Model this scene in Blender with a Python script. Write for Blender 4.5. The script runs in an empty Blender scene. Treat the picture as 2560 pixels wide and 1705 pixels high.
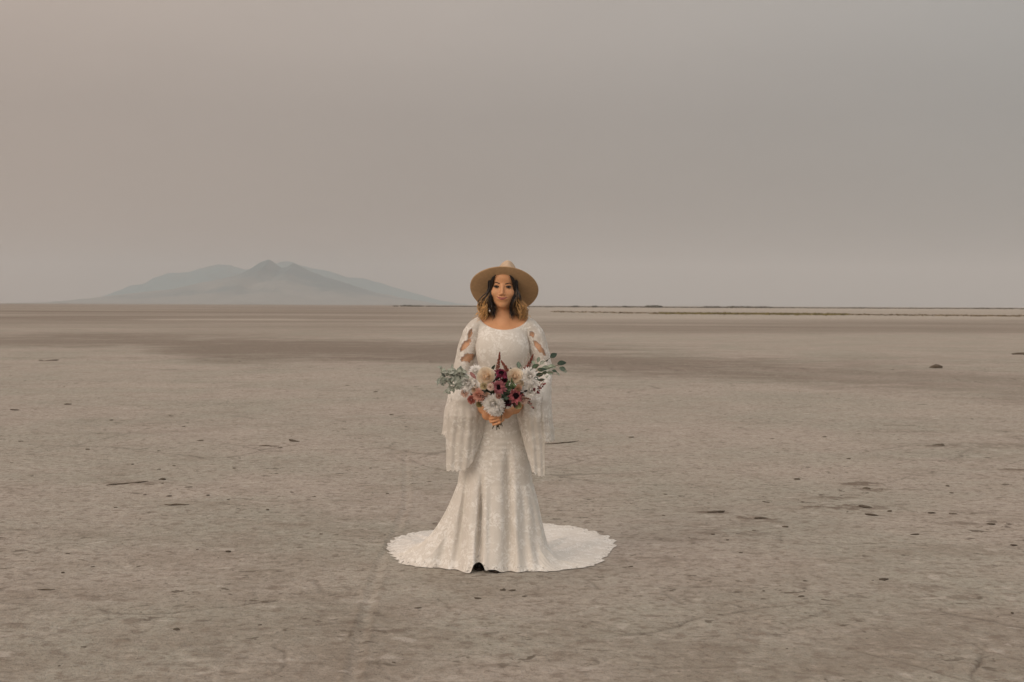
import bpy, math, random
import numpy as np
from mathutils import Matrix, Vector

R_ = math.radians
random.seed(11)
rng = np.random.default_rng(11)
scene = bpy.context.scene
COL = scene.collection

# ------------------------------------------------------------------ camera
CAM_H = 1.44
FPX = 2560 * 50.0 / 36.0
cam_d = bpy.data.cameras.new('camera')
cam_d.lens = 50.0
cam_d.sensor_width = 36.0
cam_d.clip_start = 0.1
cam_d.clip_end = 60000.0
cam_d.dof.use_dof = True
cam_d.dof.focus_distance = 7.66
cam_d.dof.aperture_fstop = 8.0
cam = bpy.data.objects.new('camera', cam_d)
COL.objects.link(cam)
cam.location = (0, 0, CAM_H)
CM = Matrix.Rotation(R_(90 - 1.442), 4, 'X') @ Matrix.Rotation(R_(0.246), 4, 'Z')
cam.rotation_euler = CM.to_euler()
scene.camera = cam
CR = np.array(CM.to_3x3())

# ------------------------------------------------------------------ sky, sun, exposure
SUN_EL, SUN_AZ = 24.0, 222.0      # azimuth clockwise from +Y: low behind the camera, over its left shoulder
w = bpy.data.worlds.new("World")
scene.world = w
w.use_nodes = True
nt = w.node_tree
nt.nodes.clear()
wo = nt.nodes.new('ShaderNodeOutputWorld')
bg = nt.nodes.new('ShaderNodeBackground')
sky = nt.nodes.new('ShaderNodeTexSky')
sky.sky_type = 'NISHITA'
sky.sun_disc = False
sky.sun_elevation = R_(SUN_EL)
sky.sun_rotation = R_(SUN_AZ)
sky.dust_density = 6.0
sky.air_density = 1.0
tc = nt.nodes.new('ShaderNodeTexCoord')
sep = nt.nodes.new('ShaderNodeSeparateXYZ')
nt.links.new(tc.outputs['Generated'], sep.inputs[0])
# smoke layer: colour by elevation
rmp = nt.nodes.new('ShaderNodeValToRGB')
nt.links.new(sep.outputs['Z'], rmp.inputs['Fac'])
els = rmp.color_ramp.elements
els[0].position = 0.0; els[0].color = (2.75, 2.52, 2.26, 1)
els[1].position = 1.0; els[1].color = (8.2, 7.9, 7.5, 1)
for p, c in ((0.05, (2.80, 2.54, 2.26, 1)), (0.13, (3.10, 2.83, 2.53, 1)), (0.25, (4.40, 4.06, 3.60, 1)), (0.42, (6.6, 6.15, 5.65, 1))):
    e = els.new(p); e.color = c
# warm on one side, cool on the other
warm = nt.nodes.new('ShaderNodeMapRange')
warm.inputs['From Min'].default_value = -0.37
warm.inputs['From Max'].default_value = 0.45
nt.links.new(sep.outputs['X'], warm.inputs['Value'])
wc = nt.nodes.new('ShaderNodeMix'); wc.data_type = 'RGBA'
wc.inputs[6].default_value = (1.30, 1.145, 1.085, 1)
wc.inputs[7].default_value = (0.935, 0.985, 1.035, 1)
nt.links.new(warm.outputs[0], wc.inputs[0])
mul = nt.nodes.new('ShaderNodeMix'); mul.data_type = 'RGBA'; mul.blend_type = 'MULTIPLY'
mul.inputs[0].default_value = 1.0
nt.links.new(rmp.outputs[0], mul.inputs[6]); nt.links.new(wc.outputs[2], mul.inputs[7])
# the half of the sky the sun is in glows brighter
glow = nt.nodes.new('ShaderNodeMapRange'); glow.interpolation_type = 'SMOOTHSTEP'
glow.inputs['From Min'].default_value = 0.25; glow.inputs['From Max'].default_value = -0.7
glow.inputs['To Min'].default_value = 1.0; glow.inputs['To Max'].default_value = 1.55
nt.links.new(sep.outputs['Y'], glow.inputs['Value'])
gsc = nt.nodes.new('ShaderNodeVectorMath'); gsc.operation = 'SCALE'
nt.links.new(mul.outputs[2], gsc.inputs[0]); nt.links.new(glow.outputs[0], gsc.inputs['Scale'])
# soft banks in the smoke
mp = nt.nodes.new('ShaderNodeMapping'); mp.inputs['Scale'].default_value = (1.4, 1.4, 5.0)
ns = nt.nodes.new('ShaderNodeTexNoise'); ns.inputs['Scale'].default_value = 1.8; ns.inputs['Detail'].default_value = 3
nt.links.new(tc.outputs['Generated'], mp.inputs[0]); nt.links.new(mp.outputs[0], ns.inputs[0])
nr = nt.nodes.new('ShaderNodeMapRange')
nr.inputs['From Min'].default_value = 0.3; nr.inputs['From Max'].default_value = 0.7
nr.inputs['To Min'].default_value = 0.955; nr.inputs['To Max'].default_value = 1.045
nt.links.new(ns.outputs[0], nr.inputs['Value'])
sc2 = nt.nodes.new('ShaderNodeVectorMath'); sc2.operation = 'SCALE'
nt.links.new(gsc.outputs[0], sc2.inputs[0]); nt.links.new(nr.outputs[0], sc2.inputs['Scale'])
mx = nt.nodes.new('ShaderNodeMix'); mx.data_type = 'RGBA'
mx.inputs[0].default_value = 0.90       # how thick the smoke lies over the clear sky
nt.links.new(sky.outputs[0], mx.inputs[6]); nt.links.new(sc2.outputs[0], mx.inputs[7])
nt.links.new(mx.outputs[2], bg.inputs[0])
bg.inputs[1].default_value = 0.10
nt.links.new(bg.outputs[0], wo.inputs[0])

sd = bpy.data.lights.new('sun', 'SUN')
sd.energy = 1.0
sd.angle = R_(35)
sd.color = (1.0, 0.88, 0.75)
so = bpy.data.objects.new('sun', sd)
COL.objects.link(so)
_az, _el = R_(SUN_AZ), R_(SUN_EL)
_sv = Vector((math.sin(_az) * math.cos(_el), math.cos(_az) * math.cos(_el), math.sin(_el)))
so.rotation_euler = _sv.to_track_quat('Z', 'Y').to_euler()
so.location = (-4, -6, 6)

vs = scene.view_settings
vs.view_transform = 'Standard'; vs.look = 'None'; vs.exposure = 0.0; vs.gamma = 1.0; vs.use_curve_mapping = False
scene.cycles.volume_bounces = 4
scene.cycles.max_bounces = 10
scene.cycles.transparent_max_bounces = 24
scene.cycles.use_adaptive_sampling = True
scene.cycles.adaptive_threshold = 0.012
scene.cycles.use_denoising = True

# ------------------------------------------------------------------ helpers
def ray(px, py):
    return CR @ np.array([(px - 1280) / FPX, -(py - 852.5) / FPX, -1.0])

def ground_at(px, py):
    d = ray(px, py); t = -CAM_H / d[2]
    return np.array([d[0] * t, d[1] * t, 0.0])

def at_depth(px, py, Y):
    d = ray(px, py); t = Y / d[1]
    return np.array([d[0] * t, Y, CAM_H + d[2] * t])

def project(x, y, z):
    p = np.stack([x, y, z - CAM_H], -1) @ CR
    q = -p[..., 2]
    q = np.where(q < 1e-4, 1e-4, q)
    return 1280 + FPX * p[..., 0] / q, 852.5 - FPX * p[..., 1] / q

def hashn(ix, iy, iz, seed):
    h = (ix * 374761393 + iy * 668265263 + iz * 2147483647 + seed * 1274126177).astype(np.int64)
    h = (h ^ (h >> 13)) * 1274126177
    h = h ^ (h >> 16)
    return (h & 0xffffff).astype(np.float64) / float(0xffffff)

def vnoise(x, y, z=None, seed=0):
    x = np.asarray(x, float); y = np.asarray(y, float)
    z = np.zeros_like(x) if z is None else np.asarray(z, float)
    x0, y0, z0 = np.floor(x).astype(np.int64), np.floor(y).astype(np.int64), np.floor(z).astype(np.int64)
    fx, fy, fz = x - x0, y - y0, z - z0
    fx = fx * fx * fx * (fx * (fx * 6 - 15) + 10); fy = fy * fy * fy * (fy * (fy * 6 - 15) + 10); fz = fz * fz * (3 - 2 * fz)
    flat = not np.any(fz)
    out = 0
    for dz in ((0,) if flat else (0, 1)):
        wz = 1.0 if flat else (fz if dz else 1 - fz)
        for dy in (0, 1):
            wy = fy if dy else 1 - fy
            for dx in (0, 1):
                wx = fx if dx else 1 - fx
                out = out + wz * wy * wx * hashn(x0 + dx, y0 + dy, z0 + dz, seed)
    return out * 2 - 1

def fbm(x, y, octv=4, seed=0, gain=0.5):
    a, s, o = 1.0, 0.0, 0.0
    x = np.asarray(x, float); y = np.asarray(y, float)
    for i in range(octv):
        o = o + a * vnoise(x, y, seed=seed + i * 17); s += a
        a *= gain; x = x * 2.03 + 11.3; y = y * 2.03 - 7.7
    return o / s

def sstep(a, b, x):
    t = np.clip((x - a) / (b - a), 0, 1)
    return t * t * (3 - 2 * t)

class MB:
    """collects pieces with a colour per vertex and links them as one mesh object"""
    def __init__(s): s.v, s.f, s.c, s.n = [], [], [], 0
    def add(s, v, f, c=(1, 1, 1)):
        v = np.asarray(v, float).reshape(-1, 3)
        c = np.asarray(c, float)
        if c.ndim == 1: c = np.tile(c[:3], (len(v), 1))
        f = np.asarray(f, int)
        s.v.append(v); s.c.append(c[:, :3]); s.f.append(f + s.n); s.n += len(v)
    def grid(s, P, c=(1, 1, 1), wrap_u=False, wrap_v=False):
        P = np.asarray(P, float); nu, nv = P.shape[:2]
        I = np.arange(nu * nv).reshape(nu, nv)
        if wrap_u: I = np.concatenate([I, I[:1]], 0)
        if wrap_v: I = np.concatenate([I, I[:, :1]], 1)
        f = np.stack([I[:-1, :-1], I[1:, :-1], I[1:, 1:], I[:-1, 1:]], -1).reshape(-1, 4)
        c = np.asarray(c, float)
        if c.ndim == 3: c = c.reshape(-1, c.shape[-1])
        s.add(P.reshape(-1, 3), f, c)
    def tube(s, pts, rad, c=(1, 1, 1), n=6, cap=True):
        pts = np.asarray(pts, float); m = len(pts)
        rad = np.broadcast_to(np.asarray(rad, float), (m,))
        T = np.gradient(pts, axis=0); T /= np.linalg.norm(T, axis=1, keepdims=True) + 1e-12
        up = np.array([0.13, 0.31, 0.94]); up = up if abs(T[0] @ up) < 0.9 else np.array([0.9, -0.3, 0.2])
        A = np.cross(T, up); A /= np.linalg.norm(A, axis=1, keepdims=True) + 1e-12
        B = np.cross(T, A)
        u = np.linspace(0, 2 * np.pi, n, endpoint=False)
        P = pts[:, None] + rad[:, None, None] * (np.cos(u)[None, :, None] * A[:, None] + np.sin(u)[None, :, None] * B[:, None])
        c = np.asarray(c, float)
        cc = np.repeat(c[:, None, :3], n, 1) if c.ndim == 2 else c
        s.grid(P, cc, wrap_v=True)
        if cap:
            base = s.n - m * n
            for k, ring in ((0, list(range(base, base + n))), (1, list(range(s.n - n, s.n))[::-1])):
                for j in range(1, n - 1):
                    s.f.append(np.array([[ring[0], ring[j], ring[j + 1]]]))
    def blob(s, c0, r, col=(1, 1, 1), seg=8, rings=6, jit=0.0, rot=None):
        r = np.broadcast_to(np.asarray(r, float), (3,))
        th = np.linspace(0.02, np.pi - 0.02, rings); ph = np.linspace(0, 2 * np.pi, seg, endpoint=False)
        P = np.stack([np.sin(th)[:, None] * np.cos(ph)[None], np.sin(th)[:, None] * np.sin(ph)[None], np.repeat(np.cos(th)[:, None], seg, 1)], -1)
        if jit: P = P * (1 + jit * rng.uniform(-1, 1, P.shape[:2])[..., None])
        P = P * r
        if rot is not None: P = P @ np.asarray(rot).T
        s.grid(P + np.asarray(c0), col, wrap_v=True)
    def build(s, name, mat, parent=None, smooth=True, loc=None):
        V = np.concatenate(s.v) if s.v else np.zeros((0, 3))
        C = np.concatenate(s.c)
        tri = [f for f in s.f if f.ndim == 2 and f.shape[1] == 3]; quad = [f for f in s.f if f.ndim == 2 and f.shape[1] == 4]
        T = np.concatenate(tri) if tri else np.zeros((0, 3), int)
        Q = np.concatenate(quad) if quad else np.zeros((0, 4), int)
        me = mesh_from(name, V, Q, T, smooth)
        at = me.color_attributes.new('col', 'FLOAT_COLOR', 'POINT')
        at.data.foreach_set('color', np.concatenate([C, np.ones((len(C), 1))], 1).astype(np.float32).ravel())
        return link(name, me, mat, parent, loc)

def mesh_from(name, V, Q, T=None, smooth=True):
    T = np.zeros((0, 3), int) if T is None else T
    me = bpy.data.meshes.new(name)
    nq, ntr = len(Q), len(T)
    me.vertices.add(len(V)); me.vertices.foreach_set('co', np.asarray(V, np.float32).ravel())
    me.loops.add(nq * 4 + ntr * 3); me.loops.foreach_set('vertex_index', np.concatenate([np.asarray(Q).ravel(), np.asarray(T).ravel()]).astype(np.int32))
    me.polygons.add(nq + ntr)
    me.polygons.foreach_set('loop_start', np.concatenate([np.arange(nq) * 4, nq * 4 + np.arange(ntr) * 3]).astype(np.int32))
    me.polygons.foreach_set('use_smooth', np.full(nq + ntr, smooth))
    me.update(calc_edges=True); me.validate()
    return me

def link(name, me, mat, parent=None, loc=None):
    o = bpy.data.objects.new(name, me); COL.objects.link(o)
    if mat is not None and len(me.materials) == 0: me.materials.append(mat)
    if parent is not None: o.parent = parent
    if loc is not None: o.location = loc
    return o

def fattr(me, name, vals):
    a = me.attributes.new(name, 'FLOAT', 'POINT'); a.data.foreach_set('value', np.asarray(vals, np.float32).ravel())

def tag(o, label=None, cat=None, group=None, kind=None):
    if label: o['label'] = label
    if cat: o['category'] = cat
    if group: o['group'] = group
    if kind: o['kind'] = kind
    return o

def empty(name, loc):
    o = bpy.data.objects.new(name, None); COL.objects.link(o); o.location = loc; o.empty_display_size = 0.1
    return o

class N:
    """small node-graph helper for a material"""
    def __init__(s, name):
        s.m = bpy.data.materials.new(name); s.m.use_nodes = True; s.t = s.m.node_tree
        s.p = s.t.nodes['Principled BSDF']; s.out = s.t.nodes['Material Output']
        s.p.inputs['Specular IOR Level'].default_value = 0.25
    def new(s, typ, **kw):
        n = s.t.nodes.new(typ)
        for k, v in kw.items():
            if hasattr(n, k): setattr(n, k, v)
        return n
    def L(s, a, b): s.t.links.new(a, b)
    def noise(s, scale, detail=3, vec=None, rough=0.55, dist=0.0):
        n = s.new('ShaderNodeTexNoise'); n.inputs['Scale'].default_value = scale; n.inputs['Detail'].default_value = detail
        n.inputs['Roughness'].default_value = rough; n.inputs['Distortion'].default_value = dist
        if vec is not None: s.L(vec, n.inputs['Vector'])
        return n.outputs[0]
    def mr(s, v, a, b, c=0.0, d=1.0, smooth=True):
        n = s.new('ShaderNodeMapRange'); n.interpolation_type = 'SMOOTHSTEP' if smooth else 'LINEAR'
        for k, x in (('From Min', a), ('From Max', b), ('To Min', c), ('To Max', d)): n.inputs[k].default_value = x
        s.L(v, n.inputs['Value']); return n.outputs[0]
    def mix(s, f, a, b, mode='MIX'):
        n = s.new('ShaderNodeMix'); n.data_type = 'RGBA'; n.blend_type = mode
        for sock, v in ((n.inputs[0], f), (n.inputs[6], a), (n.inputs[7], b)):
            if isinstance(v, (int, float)): sock.default_value = v
            elif isinstance(v, tuple): sock.default_value = (*v[:3], 1)
            else: s.L(v, sock)
        return n.outputs[2]
    def math(s, op, a, b=None):
        n = s.new('ShaderNodeMath'); n.operation = op
        for i, v in enumerate((a, b)):
            if v is None: continue
            if isinstance(v, (int, float)): n.inputs[i].default_value = v
            else: s.L(v, n.inputs[i])
        return n.outputs[0]
    def obj(s): return s.new('ShaderNodeTexCoord').outputs['Object']
    def attr(s, name, color=False):
        n = s.new('ShaderNodeAttribute'); n.attribute_name = name
        return n.outputs['Color'] if color else n.outputs['Fac']
    def bump(s, h, strength, dist, base=None):
        n = s.new('ShaderNodeBump'); n.inputs['Strength'].default_value = strength; n.inputs['Distance'].default_value = dist
        s.L(h, n.inputs['Height'])
        if base is not None: s.L(base, n.inputs['Normal'])
        return n.outputs[0]

# ------------------------------------------------------------------ materials
def m_ground():
    g = N('salt_flat_mud'); o = g.obj()
    damp, crack, tone = g.attr('damp'), g.attr('crack'), g.attr('tone')
    big = g.noise(0.35, 4, o); mid = g.noise(2.2, 5, o, 0.6); fine = g.noise(34, 4, o, 0.65)
    c = g.mix(g.mr(big, 0.40, 0.60), (0.358, 0.334, 0.276), (0.418, 0.362, 0.308))
    c = g.mix(g.mr(mid, 0.42, 0.72, 0, 0.65), c, (0.292, 0.246, 0.196))
    c = g.mix(g.mr(tone, 0.0, 1.0, 0, 0.85, False), c, (0.254, 0.213, 0.168))
    c = g.mix(g.mr(tone, -1.0, 0.0, 0.55, 0.0, False), c, (0.47, 0.41, 0.345))
    c = g.mix(g.mr(damp, 0, 1, 0, 1, False), c, (0.170, 0.132, 0.100))
    c = g.mix(g.mr(fine, 0.42, 0.70, 0, 0.58), c, (0.205, 0.168, 0.132))
    m2 = g.noise(13, 4, o, 0.65, 0.3)
    c = g.mix(g.mr(m2, 0.50, 0.66, 0, 0.72), c, (0.205, 0.163, 0.128))
    c = g.mix(g.mr(m2, 0.46, 0.30, 0, 0.4), c, (0.50, 0.43, 0.365))
    # small damp flecks and crumbs of darker mud
    fl = g.noise(7.5, 3, o, 0.6, 0.4); fl2 = g.noise(0.8, 2, o)
    m = g.math('MULTIPLY', g.math('MAXIMUM', g.mr(fl, 0.62, 0.68), g.mr(g.noise(17, 3, o, 0.6, 0.5), 0.645, 0.70)), g.mr(fl2, 0.38, 0.62, 0.22, 0.9))
    c = g.mix(m, c, (0.115, 0.090, 0.066))
    wl = g.noise(5.0, 4, o, 0.6, 0.3)
    c = g.mix(g.mr(wl, 0.60, 0.70, 0, 0.45), c, (0.54, 0.48, 0.42))
    c = g.mix(g.mr(crack, 0, 1, 0, 0.95, False), c, (0.105, 0.082, 0.062))  # shade inside the cracks, painted dark into the mud colour
    g.L(c, g.p.inputs['Base Color']); g.p.inputs['Roughness'].default_value = 0.92
    h = g.math('ADD', g.math('MULTIPLY', g.noise(11, 6, o, 0.7), 1.0), g.math('MULTIPLY', g.noise(60, 3, o), 0.25))
    g.L(g.bump(h, 0.8, 0.05), g.p.inputs['Normal'])
    return g.m

def m_simple(name, col, rough=0.8, var=0.12, scale=30, bump=0.0, spec=0.25):
    g = N(name); o = g.obj()
    dark = tuple(c * (1 - var) for c in col); lite = tuple(min(1, c * (1 + var)) for c in col)
    n = g.noise(scale, 4, o)
    g.L(g.mix(g.mr(n, 0.3, 0.7), dark, lite), g.p.inputs['Base Color'])
    g.p.inputs['Roughness'].default_value = rough; g.p.inputs['Specular IOR Level'].default_value = spec
    if bump: g.L(g.bump(n, 0.6, bump), g.p.inputs['Normal'])
    return g.m

def m_vcol(name, rough=0.7, var=0.15, scale=120, trans=0.0, spec=0.25, sheen=0.0):
    g = N(name); o = g.obj(); c = g.attr('col', True)
    n = g.mr(g.noise(scale, 3, o), 0.3, 0.7, 1 - var, 1 + var)
    sv = g.new('ShaderNodeVectorMath'); sv.operation = 'SCALE'; g.L(c, sv.inputs[0]); g.L(n, sv.inputs['Scale'])
    g.L(sv.outputs[0], g.p.inputs['Base Color']); g.p.inputs['Roughness'].default_value = rough
    g.p.inputs['Specular IOR Level'].default_value = spec
    if trans:
        t = g.new('ShaderNodeBsdfTranslucent'); g.L(sv.outputs[0], t.inputs['Color'])
        m = g.new('ShaderNodeMixShader'); m.inputs[0].default_value = trans
        g.L(g.p.outputs[0], m.inputs[1]); g.L(t.outputs[0], m.inputs[2]); g.L(m.outputs[0], g.out.inputs['Surface'])
    return g.m

def m_lace(name, tulle=0.10, translucent=0.12):
    """lace over tulle; the mesh attribute 'open' says where it is sheer or worked into holes"""
    g = N(name); o = g.obj()
    wv = g.new('ShaderNodeVectorMath'); wv.operation = 'ADD'
    nz = g.new('ShaderNodeTexNoise'); nz.inputs['Scale'].default_value = 14; g.L(o, nz.inputs['Vector'])
    sc = g.new('ShaderNodeVectorMath'); sc.operation = 'SCALE'; sc.inputs['Scale'].default_value = 0.06
    g.L(nz.outputs['Color'], sc.inputs[0]); g.L(o, wv.inputs[0]); g.L(sc.outputs[0], wv.inputs[1])
    def vor(scale, feat):
        v = g.new('ShaderNodeTexVoronoi'); v.feature = feat; v.inputs['Scale'].default_value = scale
        g.L(wv.outputs[0], v.inputs['Vector']); return v.outputs['Distance']
    pet = g.mr(vor(46, 'F1'), 0.22, 0.50, 1, 0)               # blossoms
    vein = g.mr(g.math('ABSOLUTE', g.math('SUBTRACT', g.noise(20, 4, wv.outputs[0], 0.6, 0.8), 0.5)), 0.01, 0.06, 1, 0)
    net = g.mr(vor(210, 'DISTANCE_TO_EDGE'), 0.04, 0.2, 1, 0) # tulle threads
    zone = g.mr(g.noise(15, 3, o, 0.6), 0.40, 0.56, 0.15, 1)
    lace = g.math('MAXIMUM', g.math('MULTIPLY', g.math('MAXIMUM', pet, vein), zone), g.math('MULTIPLY', net, 0.35))
    c = g.mix(lace, (0.615, 0.570, 0.508), (0.800, 0.772, 0.725))
    big = g.noise(4, 2, o)
    c = g.mix(g.mr(big, 0.35, 0.65, 0, 0.25), c, (0.70, 0.645, 0.575))
    g.L(c, g.p.inputs['Base Color']); g.p.inputs['Roughness'].default_value = 0.9
    g.p.inputs['Specular IOR Level'].default_value = 0.1
    g.L(g.bump(lace, 0.28, 0.002), g.p.inputs['Normal'])
    t = g.new('ShaderNodeBsdfTranslucent'); g.L(c, t.inputs['Color'])
    m = g.new('ShaderNodeMixShader'); m.inputs[0].default_value = translucent
    g.L(g.p.outputs[0], m.inputs[1]); g.L(t.outputs[0], m.inputs[2])
    op = g.attr('open')
    opn = g.math('ADD', op, g.math('MULTIPLY', g.math('SUBTRACT', g.noise(55, 2, o), 0.5), 0.9))
    hole = g.mr(opn, 0.36, 0.66, 0.0, 0.86)
    tul = g.math('MULTIPLY', g.math('SUBTRACT', 1.0, lace), tulle)
    f = g.math('MAXIMUM', hole, tul)
    tr = g.new('ShaderNodeBsdfTransparent'); m2 = g.new('ShaderNodeMixShader')
    g.L(f, m2.inputs[0]); g.L(m.outputs[0], m2.inputs[1]); g.L(tr.outputs[0], m2.inputs[2])
    g.L(m2.outputs[0], g.out.inputs['Surface'])
    return g.m

def m_skin():
    g = N('skin'); o = g.obj()
    c = g.mix(g.mr(g.noise(18, 4, o), 0.3, 0.7), (0.550, 0.277, 0.138), (0.610, 0.318, 0.168))
    g.L(c, g.p.inputs['Base Color']); g.p.inputs['Roughness'].default_value = 0.55
    g.p.inputs['Subsurface Weight'].default_value = 0.12
    g.p.inputs['Subsurface Radius'].default_value = (1.0, 0.35, 0.2); g.p.inputs['Subsurface Scale'].default_value = 0.008
    return g.m

def m_hills(a, b):
    g = N('hazy_hillside'); o = g.obj()
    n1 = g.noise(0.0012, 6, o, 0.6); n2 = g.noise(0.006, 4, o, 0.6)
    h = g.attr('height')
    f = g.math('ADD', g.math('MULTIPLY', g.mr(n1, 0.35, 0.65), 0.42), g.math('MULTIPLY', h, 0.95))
    c = g.mix(g.mr(f, 0.28, 0.80), a, b)  # sage and tan slopes, with the blue of the hazy air painted in
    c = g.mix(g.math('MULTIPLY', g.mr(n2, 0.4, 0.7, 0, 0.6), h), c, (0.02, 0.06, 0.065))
    g.L(c, g.p.inputs['Base Color']); g.p.inputs['Roughness'].default_value = 1.0
    return g.m

M_GROUND = m_ground()
M_CLOD = m_simple('dry_dark_mud', (0.105, 0.082, 0.060), 0.95, 0.35, 40, 0.01)
M_LACE = m_lace('ivory_lace', 0.0, 0.06)
M_SLEEVE = m_lace('ivory_sleeve_lace', 0.07, 0.15)
M_SKIN = m_skin()
M_HAT = m_simple('tan_felt', (0.42, 0.275, 0.155), 0.95, 0.07, 60, 0.0015, 0.1)
M_CROWN = m_simple('pale_felt', (0.50, 0.375, 0.265), 0.95, 0.07, 60, 0.0015, 0.1)
M_HATBAND = m_simple('dark_tan_ribbon', (0.34, 0.24, 0.15), 0.8, 0.1, 60)
M_HAIR = m_vcol('ombre_hair', 0.42, 0.25, 90, 0.0, 0.5)
M_PETAL = m_vcol('flower_petal', 0.75, 0.10, 90, 0.38, 0.15)
M_LEAF = m_vcol('leaf', 0.6, 0.22, 60, 0.15, 0.3)
M_PLAIN = m_vcol('plain_tint', 0.5, 0.08, 80, 0.0, 0.35)
M_BOOT = m_simple('black_leather', (0.012, 0.010, 0.009), 0.42, 0.3, 40, 0.001, 0.4)
M_SOLE = m_simple('boot_sole', (0.03, 0.02, 0.015), 0.8, 0.3, 40)
M_METAL = m_simple('silver_metal', (0.75, 0.74, 0.72), 0.3, 0.05, 40); M_METAL.node_tree.nodes['Principled BSDF'].inputs['Metallic'].default_value = 1.0

# ------------------------------------------------------------------ ground
def seg_dist(x, y, poly):
    d = np.full(x.shape, 1e9); s_at = np.zeros(x.shape); acc = 0.0
    for (ax, ay), (bx, by) in zip(poly[:-1], poly[1:]):
        vx, vy = bx - ax, by - ay; l2 = vx * vx + vy * vy + 1e-12
        t = np.clip(((x - ax) * vx + (y - ay) * vy) / l2, 0, 1)
        dd = np.hypot(x - ax - t * vx, y - ay - t * vy)
        d = np.minimum(d, dd)
    return d

def Z(org, sc):                     # a detail view of the photograph -> full photograph coordinates
    return lambda pts: [(org[0] + sc * a, org[1] + sc * b) for a, b in pts]
z8 = Z((1560, 980), .4623); zL = Z((0, 1250), .42463); zM = Z((800, 1080), .39858)
CRACKS = [
    (z8([(-60, 1325), (0, 1310), (160, 1290), (300, 1255), (400, 1225), (520, 1210), (640, 1190), (750, 1165), (880, 1150), (1070, 1125)]), .006, .9),
    (z8([(1870, 1568), (1920, 1490), (1930, 1440), (1975, 1400), (1900, 1350)]), .0045, .9),
    (z8([(830, 770), (850, 810), (1000, 825), (1130, 810), (1250, 822), (1430, 812)]), .007, .6),
    (z8([(870, 895), (1020, 900), (1110, 920), (1260, 925)]), .007, .5),
    (z8([(190, 1078), (250, 1108), (320, 1150)]), .005, .6),
    (z8([(500, 1140), (570, 1138), (640, 1160)]), .006, .6),
    (z8([(220, 1062), (350, 1052), (520, 1036), (690, 1045)]), .006, .5),
    (z8([(-100, 1500), (250, 1480), (550, 1495), (870, 1520), (1250, 1522)]), .006, .35),
    (z8([(1290, 1195), (1450, 1205), (1600, 1190)]), .006, .4),
    (zL([(600, 640), (660, 668), (860, 672), (1000, 665), (1200, 635), (1320, 625), (1500, 605), (1640, 590)]), .006, .75),
    (zL([(250, 800), (360, 775), (500, 740), (640, 705), (730, 685)]), .006, .55),
    (zL([(0, 600), (80, 580), (250, 578), (480, 555), (700, 530)]), .006, .45),
    (zL([(0, 500), (120, 470), (300, 440)]), .006, .4),
    (zL([(0, 330), (250, 305), (400, 315), (620, 330)]), .007, .4),
    (zL([(30, 1010), (230, 985), (500, 965), (900, 968), (1180, 965), (1350, 945), (1530, 905)]), .005, .45),
    (zL([(1580, 870), (1650, 905), (1650, 960), (1640, 1010), (1560, 1060)]), .0045, .6),
    (zL([(1875, 470), (1895, 500), (1905, 545), (1760, 560)]), .005, .5),
    (zL([(1800, 745), (1900, 738), (2020, 728), (2110, 715)]), .006, .5),
    (zM([(740, 1040), (780, 1075), (795, 1130)]), .005, .6),
    (zM([(1060, 1110), (1160, 1145), (1230, 1150)]), .005, .45),
    (zM([(1420, 1150), (1520, 1130), (1650, 1105)]), .005, .35),
    (zM([(1500, 1180), (1640, 1210), (1760, 1260), (1900, 1280), (2080, 1250), (2250, 1215)]), .006, .55),
    (zM([(1640, 910), (1720, 950), (1760, 985)]), .005, .5),
    (zM([(2120, 1010), (2200, 1050), (2258, 1080)]), .005, .5),
    (zM([(900, 1200), (1050, 1215), (1250, 1200)]), .006, .3),
    (zM([(430, 100), (500, 170), (545, 190)]), .008, .5),
    (zM([(0, 930), (15, 1000), (50, 1008)]), .005, .5),
]
TRACK = zM([(540, 120), (545, 300), (540, 470), (500, 570), (450, 690), (390, 800), (350, 920), (310, 1060), (270, 1220), (235, 1380), (205, 1568)])
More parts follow.
